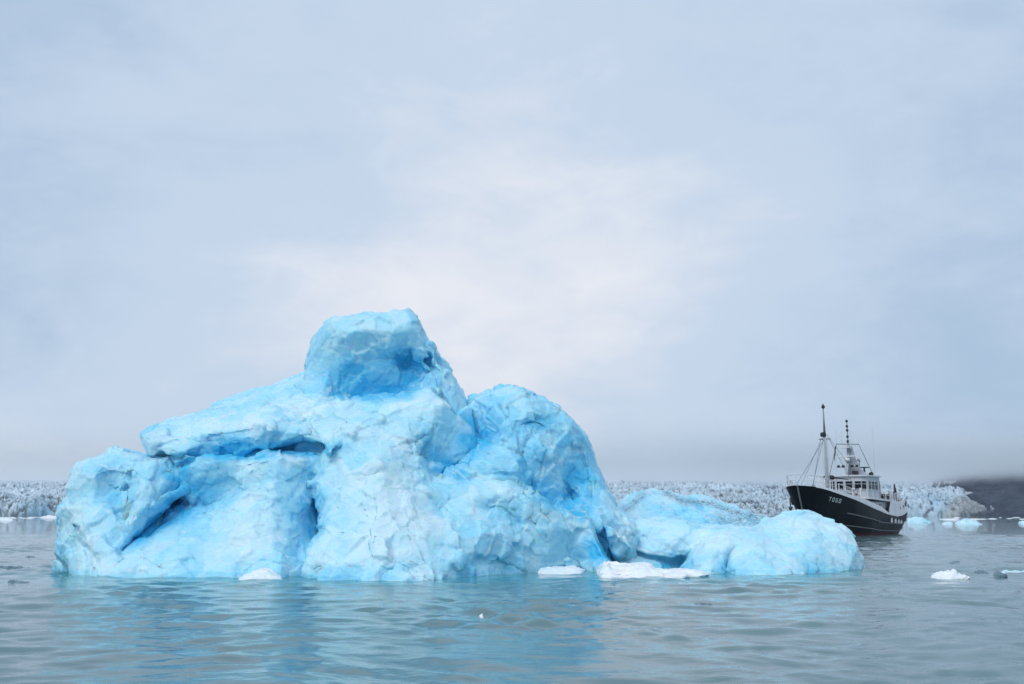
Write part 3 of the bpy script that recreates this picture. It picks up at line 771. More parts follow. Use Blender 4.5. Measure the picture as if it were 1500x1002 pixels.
# ------------------------------------------------------------------ water
def build_water():
    rings = [1.2]
    while rings[-1] < 170: rings.append(rings[-1] * 1.0062)
    while rings[-1] < 26000: rings.append(rings[-1] * 1.12)
    r = np.array(rings)
    fine = np.linspace(R(-34), R(34), 720)
    coarse = np.linspace(R(34), R(326), 74)[1:-1]
    th = np.concatenate([fine, coarse])
    nr, nt = len(r), len(th)
    T, Rr = np.meshgrid(th, r)
    x = Rr * np.sin(T); y = Rr * np.cos(T)
    rng = np.random.RandomState(5)
    h = np.zeros_like(x)
    xw = x + 0.6 * np.sin(y * 0.35 + 1.3) + 0.3 * np.sin(x * .8 + y * .5); yw = y + 0.5 * np.sin(x * 0.4) + 0.3 * np.sin(x * 0.9 + 2)
    for k in range(90):
        lam = 0.27 * (8 ** rng.rand())
        if k < 6: lam = rng.uniform(1.8, 4)
        ang = rng.normal(R(75), R(38))
        kx, ky = math.cos(ang) * 2 * math.pi / lam, math.sin(ang) * 2 * math.pi / lam
        amp = 0.0021 * lam * (0.5 + rng.rand())
        if k < 6: amp = 0.009
        fade = 1 / (1 + (Rr * 0.011 / lam) ** 4)
        h += fade * amp * np.sin(xw * kx + yw * ky + rng.rand() * 6.28)
    p = np.stack([x.ravel() / 1.0, y.ravel() / 1.0, 0 * x.ravel()], 1)
    gust = (0.75 + 0.5 * fbm(p, 9.0, 2, 77)).reshape(x.shape)
    lee = 1 - 0.30 * np.exp(-((x + 2) / 13) ** 2 - ((y - 34) / 9) ** 2)
    h *= np.clip(gust, .35, 1.4) * lee * 1.9
    h += 0.0022 * fbm(p, .55, 2, 78).reshape(x.shape) / (1 + (Rr / 30) ** 3)
    h *= np.clip((170 - Rr) / 60, 0, 1)
    v = np.stack([x.ravel(), y.ravel(), h.ravel()], 1)
    i = np.arange(nr - 1)[:, None] * nt; j = np.arange(nt)[None, :]; j2 = (j + 1) % nt
    q = np.stack([i + j, i + nt + j, i + nt + j2, i + j2], -1).reshape(-1, 4)
    # turn faces upward
    q = q[:, ::-1]
    m, n, l, b = new_mat('fjord_water')
    b.inputs['Roughness'].default_value = 0.02
    b.inputs['IOR'].default_value = 1.333
    big = mnoise(n, l, 0.06, 3, 0.5)
    l.new(ramp_node(n, l, big, [(0.3, (0.092, 0.190, 0.210)), (0.7, (0.130, 0.220, 0.232))]), b.inputs['Base Color'])
    g = n.new('ShaderNodeNewGeometry')
    a = mnoise(n, l, 4.4, 4, 0.6, sc=(0.7, 1.5, 1), dist=0.3)
    c = mnoise(n, l, 0.9, 3, 0.5, sc=(0.7, 1.3, 1), dist=0.2)
    d = mnoise(n, l, 11.0, 2, 0.5, sc=(0.8, 1.4, 1))
    cam_d = n.new('ShaderNodeVectorMath'); cam_d.operation = 'LENGTH'
    l.new(g.outputs['Position'], cam_d.inputs[0])
    hh = M(n, l, 'ADD', M(n, l, 'MULTIPLY', a, 0.45), M(n, l, 'ADD', M(n, l, 'MULTIPLY', c, 1.2), M(n, l, 'MULTIPLY', d, 0.10)))
    patch = mnoise(n, l, 0.11, 3, 0.5, sc=(0.6, 1.6, 1))
    bp = n.new('ShaderNodeBump'); bp.inputs['Distance'].default_value = 0.045
    l.new(M(n, l, 'MULTIPLY', M(n, l, 'SUBTRACT', patch, 0.22), 1.7, clamp=True), bp.inputs['Strength'])
    l.new(hh, bp.inputs['Height'])
    l.new(bp.outputs[0], b.inputs['Normal'])
    sh = n.new('ShaderNodeAttribute'); sh.attribute_name = 'drowned_ice'
    xm = n.new('ShaderNodeMix'); xm.data_type = 'RGBA'
    l.new(sh.outputs['Fac'], xm.inputs['Factor']); l.new(b.inputs['Base Color'].links[0].from_socket, xm.inputs['A'])
    xm.inputs['B'].default_value = (0.045, 0.30, 0.37, 1)
    l.new(xm.outputs['Result'], b.inputs['Base Color'])
    dx = np.maximum(np.abs(v[:, 0] + 3.5) - 14, 0) / 3.5; dy = np.maximum(np.abs(v[:, 1] - 44) - 4.5, 0) / 3.0
    shoal = np.exp(-(dx ** 2 + dy ** 2)) * 0.8 * (0.8 + 0.3 * vnoise(v, 2.5, 8))
    o = link_mesh('water', v, q, m, smooth=True, attrs={'drowned_ice': np.clip(shoal, 0, 1)})
    o['kind'] = 'structure'
    return o


build_water()


# ------------------------------------------------------------------ glacier and mountainside
def glacier():
    us = np.linspace(-0.68, 0.60, 1300)
    ts = [0.0]
    while ts[-1] < 1700: ts.append(ts[-1] + 1.1 + ts[-1] * 0.011)
    ts = np.array(ts)
    U, T = np.meshgrid(us, ts)
    fx = us * 1000
    fp = np.stack([fx, 0 * fx, 0 * fx], 1)
    frontY = 985 + 45 * vnoise(fp, 170, 3) + 14 * vnoise(fp, 40, 4) + 5 * vnoise(fp, 12, 5)
    Y = frontY[None, :] + T
    X = U * Y
    p = np.stack([X.ravel(), Y.ravel(), 0 * X.ravel()], 1)
    wp = p + 6 * np.stack([fbm(p, 18, 3, 91 + k) for k in range(3)], 1)
    f1, f2, off, cid = worley(wp * np.array([1.0, .8, 0], np.float32), 9, 95)
    g1, g2, _, cid2 = worley(wp * np.array([1.0, .75, 0], np.float32), 3.8, 96)
    cliff = 17 + 4 * vnoise(p, 90, 97) + 3.5 * vnoise(p, 33, 98)
    t = T.ravel()
    s = 1 - np.exp(-t / 4.0)
    hz = cliff * (0.55 + 0.45 * (1 - np.exp(-t / 30))) * s + t * 0.075
    tower = (rnd(cid[:, 0], cid[:, 1], cid[:, 2], 5) - .45) * 2.8
    h = hz + s * (tower * np.clip((f2 - f1) * 7, 0, 1) + (rnd(cid2[:, 0], cid2[:, 1], cid2[:, 2], 6) - .5) * 2.0 * np.clip((g2 - g1) * 7, 0, 1)
                  - 3.4 * np.exp(-((f2 - f1) / .10) ** 2) - 2.6 * np.exp(-((g2 - g1) / .14) ** 2) + fbm(p, 3.0, 3, 99) * 1.1 + fbm(p, 48, 3, 100) * 4)
    gcap = 2.5 + 0.0325 * Y.ravel()
    h = np.where(h > gcap - 5, gcap - 5 * np.exp(-np.clip(h - gcap + 5, 0, 200) / 5) + 0.35 * (h - hz), h)
    # the tongue thins out on the dark mountainside at the right
    px = 750 + FPX * X.ravel() / Y.ravel()
    edge = np.clip((px - 1395) / 85, 0, 1)
    h = h * (1 - 0.30 * edge) - 60 * np.clip((px - 1480 + 10 * vnoise(p, 40, 44)) / 10, 0, 1)
    h = np.where((t < 1e-6) | (px > 1487), -6.0, h)
    f = np.zeros(len(p))
    dirt_dark = np.clip(np.exp(-((f2 - f1) / .10) ** 2) * .9 + np.exp(-((g2 - g1) / .11) ** 2) * .75, 0, 1)  # darker along the crevasses between the ice blocks
    dirt_dark = np.clip(dirt_dark * (0.65 + .7 * vnoise(p, 60, 12)) + np.clip(fbm(p, 4, 3, 13) - .35, 0, 1) * 1.4, 0, 1)
    base_h = np.interp(px, [1385, 1432, 1462, 1490], [-3, 7, 9, 18]) + 1.2 * vnoise(p, 6, 45)
    foot = np.clip((base_h - h) / .8, 0, 1) * (px > 1383)
    dirt_dark = np.maximum(dirt_dark, foot)
    mor = np.clip((px - 1372 - (h - 12) * 1.4 + 14 * vnoise(p, 25, 15)) / 30, 0, 1)   # grey, stony ice of the tongue
    blue = np.clip(vnoise(p, 70, 21) * 1.2 + .15 + 0.5 * vnoise(p, 20, 22), 0, 1) * np.exp(-t / 25)
    blue = np.maximum(blue, np.clip(1.3 - np.abs((px - 66) / 26), 0, 1) * np.exp(-t / 18))
    v = np.stack([X.ravel(), Y.ravel(), h], 1)
    nr, nt = X.shape
    i = np.arange(nr - 1)[:, None] * nt; j = np.arange(nt - 1)[None, :]
    q = np.stack([i + j, i + j + 1, i + nt + j + 1, i + nt + j], -1).reshape(-1, 4)
    m, n, l, b = new_mat('glacier_ice')
    da = n.new('ShaderNodeAttribute'); da.attribute_name = 'dirt_dark'
    ba = n.new('ShaderNodeAttribute'); ba.attribute_name = 'clear'
    ma = n.new('ShaderNodeAttribute'); ma.attribute_name = 'moraine'
    nn = mnoise(n, l, 0.12, 6, 0.65)
    base = ramp_node(n, l, nn, [(0.3, (0.56, 0.74, 0.86)), (0.7, (0.80, 0.89, 0.95))])

    def mixc(fc, A, Bc):
        x = n.new('ShaderNodeMix'); x.data_type = 'RGBA'
        l.new(fc, x.inputs['Factor']); l.new(A, x.inputs['A'])
        if isinstance(Bc, tuple): x.inputs['B'].default_value = (*Bc, 1)
        else: l.new(Bc, x.inputs['B'])
        return x.outputs['Result']
    c1 = mixc(M(n, l, 'MULTIPLY', ba.outputs['Fac'], 0.85), base, (0.14, 0.42, 0.62))
    gr = ramp_node(n, l, mnoise(n, l, 0.3, 6, 0.7), [(0.35, (0.22, 0.22, 0.22)), (0.6, (0.60, 0.60, 0.59))])
    c2 = mixc(M(n, l, 'MULTIPLY', ma.outputs['Fac'], 0.85), c1, gr)
    spk = mnoise(n, l, 0.42, 3, 0.7, sc=(1, .45, 1.3))
    spk = M(n, l, 'MULTIPLY', M(n, l, 'SUBTRACT', spk, 0.56), 9.0, clamp=True)
    c2 = mixc(M(n, l, 'MULTIPLY', spk, 0.62), c2, (0.13, 0.20, 0.28))
    c3 = mixc(M(n, l, 'MULTIPLY', da.outputs['Fac'], 0.9), c2, (0.05, 0.075, 0.10))
    l.new(c3, b.inputs['Base Color'])
    b.inputs['Roughness'].default_value = 0.6
    b.inputs['Specular IOR Level'].default_value = 0.3
    o = link_mesh('glacier', v, q, m, smooth=False, attrs={'dirt_dark': dirt_dark, 'clear': blue, 'moraine': mor})
    o['kind'] = 'structure'


glacier()


def mountain():
    us = np.linspace(0.36, 0.95, 420)
    ts = np.concatenate([np.linspace(0, 260, 130), np.linspace(265, 1500, 60)])
    U, T = np.meshgrid(us, ts)
    Y = 1000 + T + 25 * np.sin(U * 30)
    X = U * Y
    p = np.stack([X.ravel(), Y.ravel(), 0 * X.ravel()], 1)
    px = 750 + FPX * X.ravel() / Y.ravel()
    t = T.ravel()
    rise = np.clip((px - 1335) / 130, 0, 1) ** 0.8
    h = (t * 0.44 * rise + 11 * fbm(p, 60, 5, 61) * np.clip(t / 60, 0, 1) + 1.6 * fbm(p, 9, 4, 62) * np.clip(t / 15, 0.2, 1)) + 1.0 - 12 * (1 - rise)
    h = np.where(t < 1e-6, -2, h)
    cap = 2.5 + (0.034 + 0.020 * np.clip((px - 1330) / 170, 0, 1) ** .7 + 0.003 * vnoise(p, 60, 66)) * Y.ravel()
    h = np.where(h > cap - 8, cap - 8 * np.exp(-np.clip(h - cap + 8, 0, 200) / 8), h)
    v = np.stack([X.ravel(), Y.ravel(), h], 1)
    st = fbm(np.stack([p[:, 0] * .7 + h * 1.1, h * 3.0, 0 * h], 1), 16, 4, 63)
    snow = np.clip((st - .85) * 6, 0, 1) * np.clip((1452 - px) / 40, 0, 1) + np.clip((st - 1.15) * 8, 0, 1)
    nr, nt = X.shape
    i = np.arange(nr - 1)[:, None] * nt; j = np.arange(nt - 1)[None, :]
    q = np.stack([i + j, i + j + 1, i + nt + j + 1, i + nt + j], -1).reshape(-1, 4)
    m, n, l, b = new_mat('dark_slate_slope')
    sa = n.new('ShaderNodeAttribute'); sa.attribute_name = 'snow'
    rock = ramp_node(n, l, mnoise(n, l, 0.05, 8, 0.65), [(0.40, (0.007, 0.018, 0.045)), (0.62, (0.045, 0.062, 0.098))])
    x = n.new('ShaderNodeMix'); x.data_type = 'RGBA'
    l.new(sa.outputs['Fac'], x.inputs['Factor']); l.new(rock, x.inputs['A']); x.inputs['B'].default_value = (0.7, 0.76, 0.82, 1)
    l.new(x.outputs['Result'], b.inputs['Base Color'])
    b.inputs['Roughness'].default_value = 0.85
    o = link_mesh('mountainside', v, q, m, smooth=True, attrs={'snow': np.clip(snow, 0, 1)})
    o['kind'] = 'structure'


mountain()


# ------------------------------------------------------------------ haze and the low cloud lying on the glacier
def air_box(name, lo, hi, density, col):
    v = [(x, y, z) for x in (lo[0], hi[0]) for y in (lo[1], hi[1]) for z in (lo[2], hi[2])]
    f = [(0, 1, 3, 2), (4, 6, 7, 5), (0, 4, 5, 1), (2, 3, 7, 6), (0, 2, 6, 4), (1, 5, 7, 3)]
    m = bpy.data.materials.new(name); m.use_nodes = True
    n, l = m.node_tree.nodes, m.node_tree.links
    n.clear()
    o_ = n.new('ShaderNodeOutputMaterial'); pv = n.new('ShaderNodeVolumePrincipled')
    pv.inputs['Color'].default_value = (*col, 1)
    pv.inputs['Density'].default_value = density
    pv.inputs['Anisotropy'].default_value = 0.2
    l.new(pv.outputs[0], o_.inputs['Volume'])
    o = link_mesh(name, v, f, m)
    o['kind'] = 'stuff'
    return o


CLOUD_BASE = 33.0
air_box('haze', (-27000, -27000, -4.0), (27000, 27000, CLOUD_BASE - 0.3), 0.00009, (0.93, 0.96, 1.0))


def low_cloud():
    """stratus resting on the glacier, thinning out upward"""
    v = [(x, y, z) for x in (-5000, 6000) for y in (560, 7000) for z in (CLOUD_BASE, 92)]
    q = np.array([(0, 1, 3, 2), (4, 6, 7, 5), (0, 4, 5, 1), (2, 3, 7, 6), (0, 2, 6, 4), (1, 5, 7, 3)])
    m = bpy.data.materials.new('low_cloud'); m.use_nodes = True
    n, l = m.node_tree.nodes, m.node_tree.links
    n.clear()
    o_ = n.new('ShaderNodeOutputMaterial'); pv = n.new('ShaderNodeVolumePrincipled')
    pv.inputs['Color'].default_value = (0.985, 0.99, 1.0, 1)
    g = n.new('ShaderNodeNewGeometry'); sp = n.new('ShaderNodeSeparateXYZ'); l.new(g.outputs['Position'], sp.inputs[0])
    hf = M(n, l, 'DIVIDE', M(n, l, 'SUBTRACT', sp.outputs['Z'], 53.0), 10.0)
    hf = M(n, l, 'MULTIPLY', M(n, l, 'MULTIPLY', hf, hf), -1.0)
    nz = mnoise(n, l, 0.005, 2, 0.5, sc=(1, .6, 3))
    side = M(n, l, 'ADD', 0.007, M(n, l, 'MULTIPLY', M(n, l, 'DIVIDE', sp.outputs['X'], 500.0, clamp=True), 0.026))
    side = M(n, l, 'MULTIPLY', side, M(n, l, 'DIVIDE', M(n, l, 'SUBTRACT', sp.outputs['Y'], 560.0), 480.0, clamp=True))
    dn = M(n, l, 'MULTIPLY', M(n, l, 'EXPONENT', hf), M(n, l, 'MULTIPLY', nz, side, clamp=True))
    pv.inputs['Anisotropy'].default_value = 0.3
    l.new(dn, pv.inputs['Density'])
    l.new(pv.outputs[0], o_.inputs['Volume'])
    o = link_mesh('low_cloud', v, q, m)
    o['kind'] = 'stuff'


low_cloud()


# ------------------------------------------------------------------ the boat
MAT_HULL = plain('black_hull_paint', (0.012, 0.017, 0.026), 0.38, var=0.6, scale=1.2)
MAT_RED = plain('red_antifouling', (0.20, 0.025, 0.03), 0.6, var=0.3)
MAT_WHITE = plain('white_ship_paint', (0.72, 0.73, 0.75), 0.42, var=0.10, scale=1.5)
MAT_CREAM = plain('grey_white_ship_paint', (0.55, 0.57, 0.62), 0.45, var=0.12, scale=1.5)
MAT_RAIL = plain('galvanised_rail', (0.55, 0.57, 0.58), 0.4, 0.2)
MAT_GREY = plain('weathered_grey_steel', (0.22, 0.25, 0.28), 0.55, 0.2, var=0.3)
MAT_BLACK = plain('black_fittings', (0.012, 0.014, 0.02), 0.5, var=0.5)
MAT_DECK = plain('grey_deck', (0.25, 0.27, 0.28), 0.75, var=0.2)
MAT_GLASS = plain('dark_window_glass', (0.006, 0.009, 0.015), 0.12, var=0.2, spec=0.25)
MAT_FIN = plain('blue_grey_ship_paint', (0.36, 0.39, 0.45), 0.5, var=0.12)
MAT_WOOD = plain('red_brown_locker', (0.16, 0.05, 0.055), 0.55, var=0.3)
MAT_JACKET = plain('red_jacket', (0.33, 0.03, 0.06), 0.8, var=0.2)
MAT_TROUSER = plain('dark_trousers', (0.03, 0.03, 0.05), 0.85, var=0.2)
MAT_SKIN = plain('skin', (0.50, 0.30, 0.22), 0.6, var=0.05)
MAT_HAIR = plain('dark_hair', (0.02, 0.015, 0.012), 0.7, var=0.2)
MAT_LETTER = plain('white_lettering', (0.72, 0.72, 0.70), 0.5, var=0.08)
MAT_WIRE = plain('dark_wire', (0.06, 0.07, 0.09), 0.5, 0.3)
MAT_RUST = plain('scuffed_steel', (0.16, 0.17, 0.175), 0.6, var=0.45, scale=4)

BOAT_L = 31.0
HEAD = R(38)
BOW = (31.5, 111.5)
bx0 = BOW[0] + math.sin(HEAD) * BOAT_L
by0 = BOW[1] + math.cos(HEAD) * BOAT_L
boat = empty('ship', (bx0, by0, 0), math.atan2(-math.cos(HEAD), -math.sin(HEAD)))
tag(boat, 'small black hulled ship with white wheelhouse and two masts lying beyond the trailing ridge', 'ship')


class MB:
    def __init__(s): s.v = []; s.f = []

    def add(s, v, f):
        o = len(s.v); s.v += [tuple(map(float, p)) for p in v]; s.f += [tuple(i + o for i in k) for k in f]; return s

    def box(s, lo, hi):
        v = [(x, y, z) for x in (lo[0], hi[0]) for y in (lo[1], hi[1]) for z in (lo[2], hi[2])]
        return s.add(v, [(0, 1, 3, 2), (4, 6, 7, 5), (0, 4, 5, 1), (2, 3, 7, 6), (0, 2, 6, 4), (1, 5, 7, 3)])

    def tube(s, pts, r, r2=None, k=8):
        pts = [Vector(p) for p in pts]
        n = len(pts); rings = []
        for i, p in enumerate(pts):
            d = (pts[min(i + 1, n - 1)] - pts[max(i - 1, 0)]).normalized()
            a = d.cross(Vector((0, 0, 1)))
            if a.length < .1: a = d.cross(Vector((1, 0, 0)))
            a.normalize(); b = d.cross(a)
            rr = r if r2 is None else r + (r2 - r) * i / (n - 1)
            rings.append([p + (a * math.cos(t) + b * math.sin(t)) * rr for t in [6.2832 * q / k for q in range(k)]])
        v = [p for rg in rings for p in rg]; f = []
        for i in range(n - 1):
            for q in range(k):
                f.append((i * k + q, i * k + (q + 1) % k, (i + 1) * k + (q + 1) % k, (i + 1) * k + q))
        f.append(tuple(range(k))[::-1]); f.append(tuple(range((n - 1) * k, n * k)))
        return s.add(v, f)

    def prism(s, outline, z0, z1):
        """outline in x,y; z0 and z1 numbers or per-point lists"""
        n = len(outline)
        a = z0 if hasattr(z0, '__len__') else [z0] * n; b = z1 if hasattr(z1, '__len__') else [z1] * n
        v = [(*p, a[i]) for i, p in enumerate(outline)] + [(*p, b[i]) for i, p in enumerate(outline)]
        f = [(i, (i + 1) % n, n + (i + 1) % n, n + i) for i in range(n)] + [tuple(range(n))[::-1], tuple(range(n, 2 * n))]
        return s.add(v, f)

    def lathe(s, prof, c, k=14):
        v = []; f = []
        for (r, z) in prof:
            for q in range(k): v.append((c[0] + r * math.cos(6.2832 * q / k), c[1] + r * math.sin(6.2832 * q / k), c[2] + z))
        for i in range(len(prof) - 1):
            for q in range(k): f.append((i * k + q, i * k + (q + 1) % k, (i + 1) * k + (q + 1) % k, (i + 1) * k + q))
        f.append(tuple(range(k))[::-1]); f.append(tuple(range((len(prof) - 1) * k, len(prof) * k)))
        return s.add(v, f)

    def build(s, name, mat, parent=None, smooth=False, bevel=0.0):
        o = link_mesh(name, s.v, s.f, mat, parent, smooth)
        if bevel:
            m = o.modifiers.new('bevel', 'BEVEL'); m.width = bevel; m.segments = 2; m.limit_method = 'ANGLE'
        return o


def lerp_tab(tab, x):
    xs = [t[0] for t in tab]; ys = [t[1] for t in tab]
    return float(np.interp(x, xs, ys))


SHEER = [(0, 3.8), (2, 2.95), (5, 2.35), (8, 2.25), (12, 2.55), (17, 3.25), (22, 4.15), (26, 4.85), (29, 5.4), (31.2, 5.65)]
HALF = [(0, 1.9), (0.5, 2.6), (1.5, 3.1), (3, 3.35), (6, 3.45), (12, 3.5), (18, 3.48), (22, 3.3), (25, 2.85), (27.5, 2.45), (29.3, 1.95), (30.4, 1.25), (31, .25)]


def smooth_tab(tab, x):
    return (lerp_tab(tab, x - .7) + 2 * lerp_tab(tab, x) + lerp_tab(tab, x + .7)) / 4 if 1 < x < 29.5 else lerp_tab(tab, x)


def hull_pt(s, h, side=1):
    """s 0..1 stern to stem, h 0..1 keel line to deck edge"""
    x = s * BOAT_L
    zt = smooth_tab(SHEER, x)
    zb = -1.3
    z = zb + (zt - zb) * h
    zr = (z - zb) / (5.6 - zb)
    # stem rakes forward with height, stern counter rakes aft
    xs = -0.0 + 1.1 * (1 - min(max((z + 1.3) / 4.6, 0), 1)) ** 1.5
    xe = 27.2 + 3.9 * min(max((z + 1.3) / 6.9, 0), 1) ** 0.85
    X = xs + (xe - xs) * s
    deckb = smooth_tab(HALF, x)
    full = min(1.0, 0.52 + 0.48 * min(1, max(0, (z + 1.3) / 3.2)) ** .6)
    fine = max(0.0, (s - 0.55) / 0.45) ** 1.3
    lowcut = 1 - fine * (1 - h) * 0.95
    aft = max(0.0, (0.25 - s) / 0.25)
    aftcut = 1 - aft * (1 - h) ** 1.3 * 0.5
    return (X, side * deckb * (1 - (1 - full) * (1 - h * .2)) * lowcut * aftcut, z)


def make_hull():
    NS, NH = 70, 22
    pts = []
    ss = [i / (NS - 1) for i in range(NS)]
    ss = [0.5 - 0.5 * math.cos(math.pi * q) if False else q for q in ss]
    for side in (1, -1):
        for s in ss:
            for h in range(NH): pts.append(hull_pt(s, h / (NH - 1), side))
    f = []
    for sd in (0, 1):
        o0 = sd * NS * NH
        for i in range(NS - 1):
            for j in range(NH - 1):
                a = o0 + i * NH + j
                fc = (a, a + NH, a + NH + 1, a + 1)
                f.append(fc if sd == 0 else fc[::-1])
    o1 = NS * NH
    for j in range(NH - 1):
        f.append((j, j + 1, o1 + j + 1, o1 + j))
        e_ = (NS - 1) * NH
        f.append((e_ + j, o1 + e_ + j, o1 + e_ + j + 1, e_ + j + 1))
    for i in range(NS - 1):
        f.append((i * NH, o1 + i * NH, o1 + (i + 1) * NH, (i + 1) * NH))
    return pts, f


# hull paint: black above, red below the boot line, scuffs and run-off streaks
mh, n, l, b = new_mat('ship_hull_paint')
tcn = n.new('ShaderNodeTexCoord'); sx = n.new('ShaderNodeSeparateXYZ'); l.new(tcn.outputs['Object'], sx.inputs[0])
st = mnoise(n, l, 1.0, 4, 0.7, vec=tcn.outputs['Object'], sc=(5.0, 5.0, 0.25))
pn = mnoise(n, l, 0.5, 4, 0.6, vec=tcn.outputs['Object'])
blk = ramp_node(n, l, M(n, l, 'ADD', M(n, l, 'MULTIPLY', st, .6), M(n, l, 'MULTIPLY', pn, .4)), [(0.47, (0.0025, 0.004, 0.008)), (0.60, (0.007, 0.011, 0.017)), (0.74, (0.07, 0.078, 0.082))])
x = n.new('ShaderNodeMix'); x.data_type = 'RGBA'
l.new(M(n, l, 'LESS_THAN', sx.outputs['Z'], 0.26), x.inputs['Factor']); l.new(blk, x.inputs['A']); x.inputs['B'].default_value = (0.11, 0.016, 0.024, 1)
l.new(x.outputs['Result'], b.inputs['Base Color']); b.inputs['Roughness'].default_value = .42; b.inputs['Specular IOR Level'].default_value = .12
hv, hf = make_hull()
hull = link_mesh('hull', hv, hf, mh, boat, smooth=True)
hull.modifiers.new('edge', 'EDGE_SPLIT').split_angle = R(45)


def hull_at(x, z, side=1, outw=0.0):
    """point on the hull side at about x, z"""
    s = x / BOAT_L
    for _ in range(12):
        zt = smooth_tab(SHEER, s * BOAT_L); h = (z + 1.3) / (zt + 1.3)
        p = hull_pt(s, h, side)
        s = min(max(s + (x - p[0]) / BOAT_L, 0), 1)
    zt = smooth_tab(SHEER, s * BOAT_L); h = (z + 1.3) / (zt + 1.3)
    p = Vector(hull_pt(s, h, side)); d = .01
    a = Vector(hull_pt(min(s + d, 1), h, side)) - Vector(hull_pt(max(s - d, 0), h, side))
    c = Vector(hull_pt(s, min(h + d, 1), side)) - Vector(hull_pt(s, max(h - d, 0), side))
    nn = a.cross(c).normalized()
    if nn.y * side < 0: nn = -nn
    return p + nn * outw, nn


def on_hull(x, f, outw=.02, side=1):
    s = x / BOAT_L
    return Vector(hull_pt(s, f, side)) + Vector((0, side * outw, 0))


def strip(points, w, h):
    """rail following points: w across (y), h up"""
    mb = MB(); n_ = len(points); v = []
    for p in points:
        for dy in (-w / 2, w / 2):
            for dz in (-h / 2, h / 2): v.append((p[0], p[1] + dy, p[2] + dz))
    f = []
    for i in range(n_ - 1):
        a = i * 4; b_ = a + 4
        f += [(a, a + 1, b_ + 1, b_), (a + 1, a + 3, b_ + 3, b_ + 1), (a + 3, a + 2, b_ + 2, b_ + 3), (a + 2, a, b_, b_ + 2)]
    f += [(0, 2, 3, 1), (n_ * 4 - 4, n_ * 4 - 3, n_ * 4 - 1, n_ * 4 - 2)]
    mb.add(v, f); return mb


# decks just below the rail
dk = MB()
xs_ = [0.5 + i * (30.0) / 40 for i in range(41)]
v_ = []
for x_ in xs_:
    z_ = smooth_tab(SHEER, x_) - .55
    s_ = x_ / BOAT_L; hh_ = (z_ + 1.3) / (smooth_tab(SHEER, x_) + 1.3)
    p_ = hull_pt(s_, hh_, 1)
    v_ += [(p_[0], p_[1] - .05, p_[2]), (p_[0], -p_[1] + .05, p_[2])]
dk.add(v_, [(i * 2, i * 2 + 2, i * 2 + 3, i * 2 + 1) for i in range(40)])
dk.build('deck', MAT_DECK, boat)

# rubbing strakes
for f_, nm in ((0.60, 'rubbing_strake'), (0.36, 'rubbing_strake')):
    for sd in (1, -1):
        pts = []
        for i in range(40):
            x_ = 1.0 + i * 23.0 / 39
            z_ = lerp_tab([(0, 1.95), (6, 1.25), (14, 1.5), (24, 2.6)], x_) if f_ > .5 else lerp_tab([(0, .95), (6, .35), (14, .55), (24, 1.2)], x_)
            h_ = (z_ + 1.3) / (smooth_tab(SHEER, x_) + 1.3)
            pts.append(on_hull(x_, h_, .05, sd))
        strip(pts, .12, .10).build(nm, MAT_RUST, boat)

# white rail cap, growing into a deep white band amidships
for sd in (1, -1):
    mb = MB(); v = []; N_ = 60
    for i in range(N_):
        x_ = 7.0 + i * 22.6 / (N_ - 1)
        p = Vector(hull_pt(x_ / BOAT_L, 1, sd))
        up = lerp_tab([(7, .10), (11, .18), (14, .62), (19, .60), (24, .34), (30, .12)], x_)
        v += [(p.x, p.y + sd * .05, p.z - .06), (p.x, p.y - sd * .02, p.z + up), (p.x, p.y - sd * .16, p.z + up), (p.x, p.y - sd * .14, p.z - .06)]
    f = []
    for i in range(N_ - 1):
        a = i * 4; b_ = a + 4
        for k in range(4): f.append((a + k, b_ + k, b_ + (k + 1) % 4, a + (k + 1) % 4))
    f += [(0, 1, 2, 3), (N_ * 4 - 1, N_ * 4 - 2, N_ * 4 - 3, N_ * 4 - 4)]
    mb.add(v, f); mb.build('bulwark_cap', MAT_WHITE, boat)

# white bulwark round the stern, with freeing slots
NB = 60
bl = []
for i in range(NB):
    t_ = i / (NB - 1)
    # run from port x=7.6 aft round the counter to starboard
    path = t_ * 2 - 1
    sd = 1 if path < 0 else -1
    x_ = 10.8 * abs(path) ** 1.4
    p = Vector(hull_pt(x_ / BOAT_L, 1, sd))
    if abs(path) < .12: p.y *= abs(path) / .12 * .5 + .5 if abs(path) > 0 else .5
    bl.append((p, x_, sd))
mb = MB(); v = []
for (p, x_, sd) in bl:
    top = lerp_tab([(0, .75), (1.2, 1.35), (3, 1.6), (5.5, 1.75), (9.6, 2.0), (10.8, .5)], x_)
    inw = 0.28 * (1 if x_ < 3 else .6)
    c_ = Vector((3.5, 0, 0)); d_ = Vector((p.x - c_.x, p.y, 0)).normalized()
    a = p + Vector((0, 0, -.03)) + d_ * .02; t0 = p - d_ * inw * 1.5 + Vector((0, 0, top)); t1 = t0 - d_ * .1; a1 = a - d_ * .12
    v += [a, t0, t1, a1]
f = []
for i in range(NB - 1):
    a = i * 4; b_ = a + 4
    for k in range(4): f.append((a + k, b_ + k, b_ + (k + 1) % 4, a + (k + 1) % 4))
f += [(0, 1, 2, 3), (NB * 4 - 1, NB * 4 - 2, NB * 4 - 3, NB * 4 - 4)]
mb.add(v, f); bw = mb.build('stern_bulwark', MAT_WHITE, boat, smooth=True)
bw.modifiers.new('edge', 'EDGE_SPLIT').split_angle = R(35)
for x_ in (5.6, 4.0, 2.6, 1.6):
    p = Vector(hull_pt(x_ / BOAT_L, 1, 1)) + Vector((0, -.10, .85))
    MB().box((p.x - .09, p.y - .1, p.z - .22), (p.x + .09, p.y + .02, p.z + .22)).build('freeing_slot', MAT_BLACK, boat)
